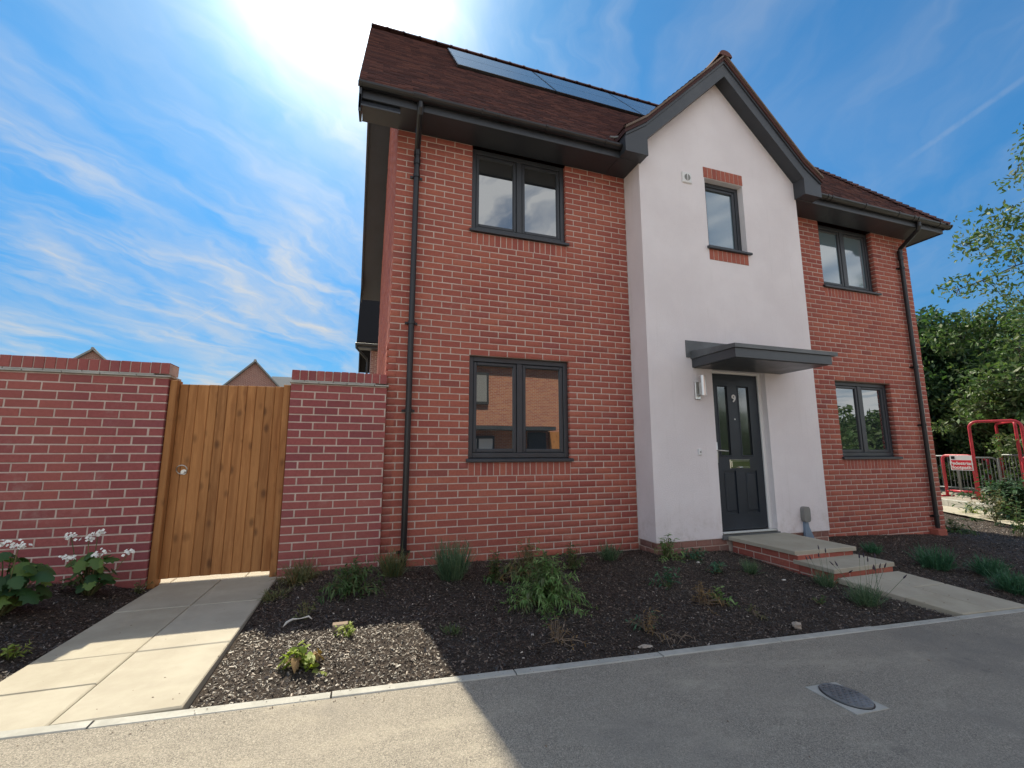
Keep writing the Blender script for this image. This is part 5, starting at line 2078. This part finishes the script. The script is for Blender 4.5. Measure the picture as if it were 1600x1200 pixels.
# the sign
sg0, sg1 = np.array(gpt(1482.5, XBAR-0.06)), np.array(gpt(1517, XBAR-0.06))
cz_ = np.array([*((sg0+sg1)/2), -0.30])
w_ = np.linalg.norm(sg1-sg0)
ang = math.atan2(*(sg1-sg0)[::-1])
sign = thing('footpath_sign', 'white and red sign reading Pedestrian footpath on the red barrier', 'sign', tuple(cz_), None, ang)
hh = 0.20
q = MB()
q.box(-w_/2, w_/2, -0.004, 0.004, -hh, hh)
q.build('sign_board', 'sign_white', sign, local=True)
q = MB()
q.box(-w_/2+0.022, w_/2-0.022, -0.0075, -0.0048, -hh+0.022, 0.07)
q.build('red_field', 'sign_red', sign, local=True)
q = MB()
q.box(-w_/2+0.03, -w_/2+0.11, -0.0075, -0.0048, 0.10, 0.175)
q.build('emblem', 'black_plastic', sign, local=True)
for s_, z_ in (('Pedestrian', -0.015), ('footpath', -0.125)):
    text_mesh('lettering', s_, 0.118, 'sign_white', sign, Matrix.Translation((0.0, -0.0085, z_)) @ Matrix.Rotation(R(90), 4, 'X'), 0.001, 0.003)

# ------------------------------------------------------------------ trees


def leaf_cloud(centers, radii, n, size, r_, flat_=0.75):
    """n leaf-sized bent quads spread through ellipsoidal clumps"""
    k = len(centers)
    w = radii**2
    idx = r_.choice(k, n, p=w/w.sum())
    d = r_.normal(size=(n, 3))
    d /= np.linalg.norm(d, axis=1)[:, None]
    rr = radii[idx]*r_.uniform(0.25, 1.0, n)**0.6
    C = centers[idx]+d*rr[:, None]*np.array([1, 1, flat_])
    a = r_.normal(size=(n, 3))
    a /= np.linalg.norm(a, axis=1)[:, None]
    b_ = np.cross(a, r_.normal(size=(n, 3)))
    b_ /= np.linalg.norm(b_, axis=1)[:, None]+1e-9
    s = size*r_.uniform(0.55, 1.3, n)
    a, b_ = a*s[:, None], b_*(s*0.42)[:, None]
    nn = np.cross(a, b_)
    nn = nn/(np.linalg.norm(nn, axis=1)[:, None]+1e-9)*(s*0.12)[:, None]
    V = np.stack([C-a, C+b_+nn, C+a, C-b_+nn], 1).reshape(-1, 3)
    return V, np.arange(4*n).reshape(n, 4)


def tree(name, label, base, height, crown_r, material, nleaf, leaf, seed, trunk_r=0.18, nlimb=16, first=0.25, droop=0.0, clump=0.9, mat2=None, group=None, up=0.55):
    r_ = np.random.default_rng(seed)
    base = np.array(base, float)
    t_ = thing(name, label, 'tree', tuple(base), group)
    lean = r_.normal(0, 0.03, 2)
    tp = lambda s: base+np.array([lean[0]*height*s+0.12*math.sin(5*s), lean[1]*height*s, height*s])
    mb = MB()
    mb.tube([tp(s) for s in np.linspace(0, 0.97, 9)], [trunk_r*(1-s*0.93) for s in np.linspace(0, 0.97, 9)], 9)
    trk = mb.build('trunk', 'bark', t_)
    cs, rs = [], []
    lm = MB()
    for i in range(nlimb):
        s = first+(0.97-first)*(i+r_.uniform(0, 0.8))/nlimb
        a = i*2.4+r_.uniform(-0.5, 0.5)
        env = math.sin(math.pi*min(0.98, 0.16+0.84*(s-first)/(1-first)))**0.7
        l_ = crown_r*env*r_.uniform(0.7, 1.15)
        p0 = tp(s)
        d = np.array([math.cos(a), math.sin(a), up*r_.uniform(0.4, 1.4)])
        pts = []
        for q in np.linspace(0, 1, 6):
            w = p0+d*l_*q+np.array([0, 0, -droop*l_*q*q])+r_.normal(0, 0.05, 3)*q
            pts.append(w)
        rr = trunk_r*(1-s*0.93)*0.42
        lm.tube(pts, [max(rr*(1-0.85*q), 0.008) for q in np.linspace(0, 1, 6)], 6, False)
        for q in (0.35, 0.6, 0.82, 1.0):
            w = p0+d*l_*q+np.array([0, 0, -droop*l_*q*q])
            for _ in range(2 if q > 0.5 else 1):
                c = w+r_.normal(0, 0.3, 3)*clump*(0.5+q)
                lm.tube([w, (w+c)/2+r_.normal(0, 0.05, 3), c], [max(rr*0.2, 0.008), 0.008, 0.005], 4, False)
                cs.append(c)
                rs.append(clump*r_.uniform(0.4, 0.95)*(0.55+0.45*env))
    lm.build('branches', 'bark', t_)
    cs, rs = np.array(cs), np.array(rs)
    V, F = leaf_cloud(cs, rs, nleaf, leaf, r_)
    np_mesh('crown', V, F, material, t_)
    if mat2:
        V, F = leaf_cloud(cs, rs*1.06, nleaf//3, leaf, r_)
        np_mesh('crown', V, F, mat2, t_)
    return t_


def at_x(px, wx):
    d = ray_dir(px, 706)
    return (CAM+d*(wx-CAM[0])/d[0])[:2]


TG = 'trees beyond the barriers'
tree('evergreen_tree', 'dark dense evergreen tree close behind the right house corner', (*at_x(1455, 19.0), ZG), 6.1, 1.9, 'leaf_dark', 26000, 0.10, 1, 0.2, 22, 0.04, 0.25, 0.95, 'leaf_mid', TG)
tree('evergreen_tree', 'dark evergreen tree behind the red barriers', (*at_x(1528, 22.0), ZG), 5.4, 2.4, 'leaf_dark', 24000, 0.11, 2, 0.2, 20, 0.04, 0.25, 1.05, 'leaf_mid', TG)
tree('birch_tree', 'tall thin pale birch with gaps of sky in its crown', (*at_x(1530, 19.5), ZG), 6.2, 1.9, 'leaf_mid', 9000, 0.085, 3, 0.13, 20, 0.30, 0.45, 0.62, 'leaf_pale', TG, 0.55)
tree('birch_tree', 'pale birch tree at the right picture edge', (*at_x(1625, 18.0), ZG), 4.4, 1.5, 'leaf_mid', 5200, 0.085, 4, 0.13, 18, 0.28, 0.40, 0.65, 'leaf_pale', TG, 0.5)
tree('birch_tree', 'tall birch outside the picture reaching one branch into its right edge', (*at_x(1815, 14.5), ZG), 8.4, 2.5, 'leaf_mid', 7000, 0.06, 15, 0.15, 18, 0.45, 0.45, 0.62, 'leaf_pale', TG, 0.6)
tree('broadleaf_bush', 'low yellow green bushy tree behind the crowd barriers', (*at_x(1592, 17.8), ZG), 3.3, 1.3, 'leaf_pale', 9000, 0.08, 6, 0.08, 14, 0.08, 0.2, 0.6, 'leaf_mid', TG)
for i, (px, wx, h) in enumerate(((1478, 26, 3.6), (1540, 25, 3.8), (1600, 24, 3.8), (1660, 23, 4.2))):
    tree('hedge_bush', ('dark hedge bush behind the house corner evergreen', 'dark hedge bush in shade behind the footpath sign', 'dark hedge bush behind the red hoops', 'dark hedge bush past the right picture edge')[i],
         (*at_x(px, wx), ZG), h, 2.6, 'leaf_dark', 11000, 0.14, 40+i, 0.12, 16, 0.02, 0.2, 1.2, None, 'dark hedge bushes along the site edge')

# ------------------------------------------------------------------ far houses over the wall and the neighbour behind


def gable_house(label, loc, w, d, eave, ridge, rz, roofm, name='far_house', wing=0.0):
    """gable end of width w faces local -Y, ridge runs along +Y for length d"""
    t_ = thing(name, label, 'house', loc, None, rz)
    e = eave-loc[2]
    r_ = ridge-loc[2]
    mb = MB()
    mb.prism([(-w/2, 0, 0), (w/2, 0, 0), (w/2, 0, e), (0, 0, r_), (-w/2, 0, e)], (0, d, 0))
    wl = mb.build('wall', 'far_brick_dull', t_, local=True)
    for s in (-1, 1):
        mb = MB()
        ov = 0.25
        k_ = (r_-e)/(w/2)
        n_ = np.array([s*k_, 0, 1])/math.hypot(k_, 1)
        q = [(0, -ov, r_), (s*(w/2+ov), -ov, e-k_*ov), (s*(w/2+ov), d+ov, e-k_*ov), (0, d+ov, r_)]
        q = [tuple(np.add(p, n_*0.02)) for p in q]
        mb.prism(q if s > 0 else q[::-1], tuple(n_*0.10))
        mb.build('roof', roofm, t_, local=True)
    mb = MB()
    mb.tube([(0, -ov-0.05, r_+0.12), (0, d+ov, r_+0.12)], 0.10, 8)
    mb.build('ridge', roofm, t_, local=True)
    q = MB()
    q.box(-0.6, 0.6, -0.03, -0.002, e-1.6, e-0.3)
    wn = q.build('window', 'anthracite', t_, local=True)
    q = MB()
    for s in (-1, 1):
        q.box(s*0.29-0.24, s*0.29+0.24, -0.036, -0.031, e-1.53, e-0.37)
    q.build('pane', 'window_glass', wn, local=True)
    return t_


gable_house('distant red brick gable peeking over the long garden wall', (-17.9, 32.0, -1.6), 6.6, 8.0, 3.7, 6.75, R(17), 'grey_tile')
gable_house('distant red brick gable with pale grey roof above the wooden gate', (-8.15, 32.0, -1.6), 6.4, 6.0, 3.1, 6.55, R(9), 'grey_tile')
# the second one has a wing whose pale roof shows to the right of its gable
t_ = thing('far_house', 'distant house wing with pale grey roof beside the gable above the gate', 'house', (-5.6, 34.0, -1.6))
mb = MB()
mb.box(-1.6, 4.0, 0, 5, 0, 5.2)
mb.build('wall', 'far_brick_dull', t_, local=True)
mb = MB()
mb.prism([(-2.2, -0.3, 5.0), (4.3, -0.3, 5.0), (4.3, 2.5, 7.75), (-2.2, 2.5, 7.75)], (0, 0.05, 0.12))
mb.prism([(-2.2, 2.5, 7.75), (4.3, 2.5, 7.75), (4.3, 5.3, 5.0), (-2.2, 5.3, 5.0)], (0, 0.05, 0.12))
mb.build('roof', 'grey_tile', t_, local=True)

nb_ = thing('neighbour_house', 'brick neighbour house seen as a sliver behind the left gable, with dark eaves and gutter', 'house', (4.0, 12.15, -1.2))
mb = MB()
mb.box(-0.10, 8.0, 12.15, 17.6, -1.3, 3.78)
mb.prism([(-0.10, 12.15, 3.78), (-0.10, 17.6, 3.78), (-0.10, 14.875, 7.1)], (8.1, 0, 0))
mb.build('wall', 'far_brick_dull', nb_)
mb = MB()
for (y0, z0, y1, z1) in ((11.72, 3.86, 14.875, 7.55), (14.875, 7.55, 18.0, 3.86)):
    mb.prism([(-0.62, y0, z0), (8.3, y0, z0), (8.3, y1, z1), (-0.62, y1, z1)], (0, 0, 0.1))
mb.build('roof', 'matt_dark', nb_)
mb = MB()
mb.prism([(-0.60, 11.75, 3.74), (-0.60, 11.75, 3.86), (-0.60, 14.875, 7.54), (-0.60, 18.0, 3.86), (-0.60, 18.0, 3.74), (-0.60, 17.4, 3.74), (-0.60, 14.875, 7.15), (-0.60, 12.2, 3.74)][:5]+[(-0.60, 14.875, 7.2)], (0.03, 0, 0))
mb.box(-0.60, 8.2, 11.76, 12.148, 3.72, 3.76)
mb.box(-0.60, 8.2, 11.74, 11.758, 3.72, 3.86)
mb.build('eaves', 'anthracite', nb_)
mb = MB()
mb.tube([(-0.66, 11.68, 3.83), (8.2, 11.68, 3.83)], 0.06, 8)
mb.build('gutter', 'black_plastic', nb_)
mb = MB()
mb.tube([(-0.62, 11.68, 3.80), (-0.62, 11.68, 3.70), (-0.25, 12.05, 3.38), (-0.22, 12.08, 3.25), (-0.22, 12.08, -1.2)], 0.04, 8)
mb.build('downpipe', 'black_plastic', nb_)

# ------------------------------------------------------------------ across the street (behind the camera, seen mirrored in the windows)
oh = thing('opposite_house', 'sunlit brick house across the street mirrored in the lower left window', 'house', (6.5, -15.3, -1.5))
mb = MB()
mb.box(1.0, 11.2, -21.0, -15.3, -1.6, 4.2)
mb.prism([(1.0, -15.3, 4.2), (1.0, -21.0, 4.2), (1.0, -18.15, 7.2)], (10.2, 0, 0))
mb.build('wall', 'far_brick', oh)
mb = MB()
for (y0, z0, y1, z1) in ((-14.9, 4.1, -18.15, 7.5), (-18.15, 7.5, -21.4, 4.1)):
    mb.prism([(0.7, y0, z0), (11.5, y0, z0), (11.5, y1, z1), (0.7, y1, z1)], (0, 0, 0.1))
mb.build('roof', 'roof_tile', oh)
for (x0, x1, z0, z1, m_) in ((3.6, 5.3, 2.2, 3.7, 'dark_cladding'), (4.0, 5.6, -0.6, 0.7, 'anthracite'), (7.3, 8.2, -1.3, 0.9, 'anthracite_door'), (8.4, 10.4, -1.3, 0.95, 'gate_wood')):
    q = MB()
    q.box(x0, x1, -15.295, -15.10, z0, z1)
    o = q.build('window' if m_ in ('dark_cladding', 'anthracite') else 'door', m_, oh)
    if m_ in ('dark_cladding', 'anthracite'):
        q = MB()
        xm = (x0+x1)/2
        q.box(x0+0.1, xm-0.06, -15.095, -15.09, z0+0.12, z1-0.12)
        q.box(xm+0.06, x1-0.1, -15.095, -15.09, z0+0.12, z1-0.12)
        q.build('blind', 'sign_white' if m_ == 'anthracite' else 'grey_tile', o)
q = MB()
q.box(2.6, 8.4, -15.29, -14.3, 0.98, 1.16)
q.build('canopy', 'canopy_grey', oh)

for i, (x, y, h, c, lb) in enumerate(((26, -17, 3.6, 2.6, 'round roadside tree across the street nearest the opposite house'),
                                      (31, -20, 4.2, 3.0, 'second roadside tree across the street from the opposite house'),
                                      (36, -23, 4.9, 3.4, 'tallest roadside tree across the street'),
                                      (42, -27, 4.6, 3.4, 'wide roadside tree across the street behind the tallest one'),
                                      (24, -21, 4.3, 3.0, 'roadside tree standing back from the street behind the round one'),
                                      (40, -21, 4.3, 3.2, 'low spreading roadside tree at the far end of the street'),
                                      (14.5, -24, 7.0, 3.6, 'tall tree behind the opposite house, mirrored in the front door glass'))):
    tree('street_tree', lb, (x, y, -1.6), h, c, 'leaf_mid', 7000, 0.24, 60+i, 0.2, 16, 0.03, 0.3, 1.7, None, 'trees across the street', 0.25)
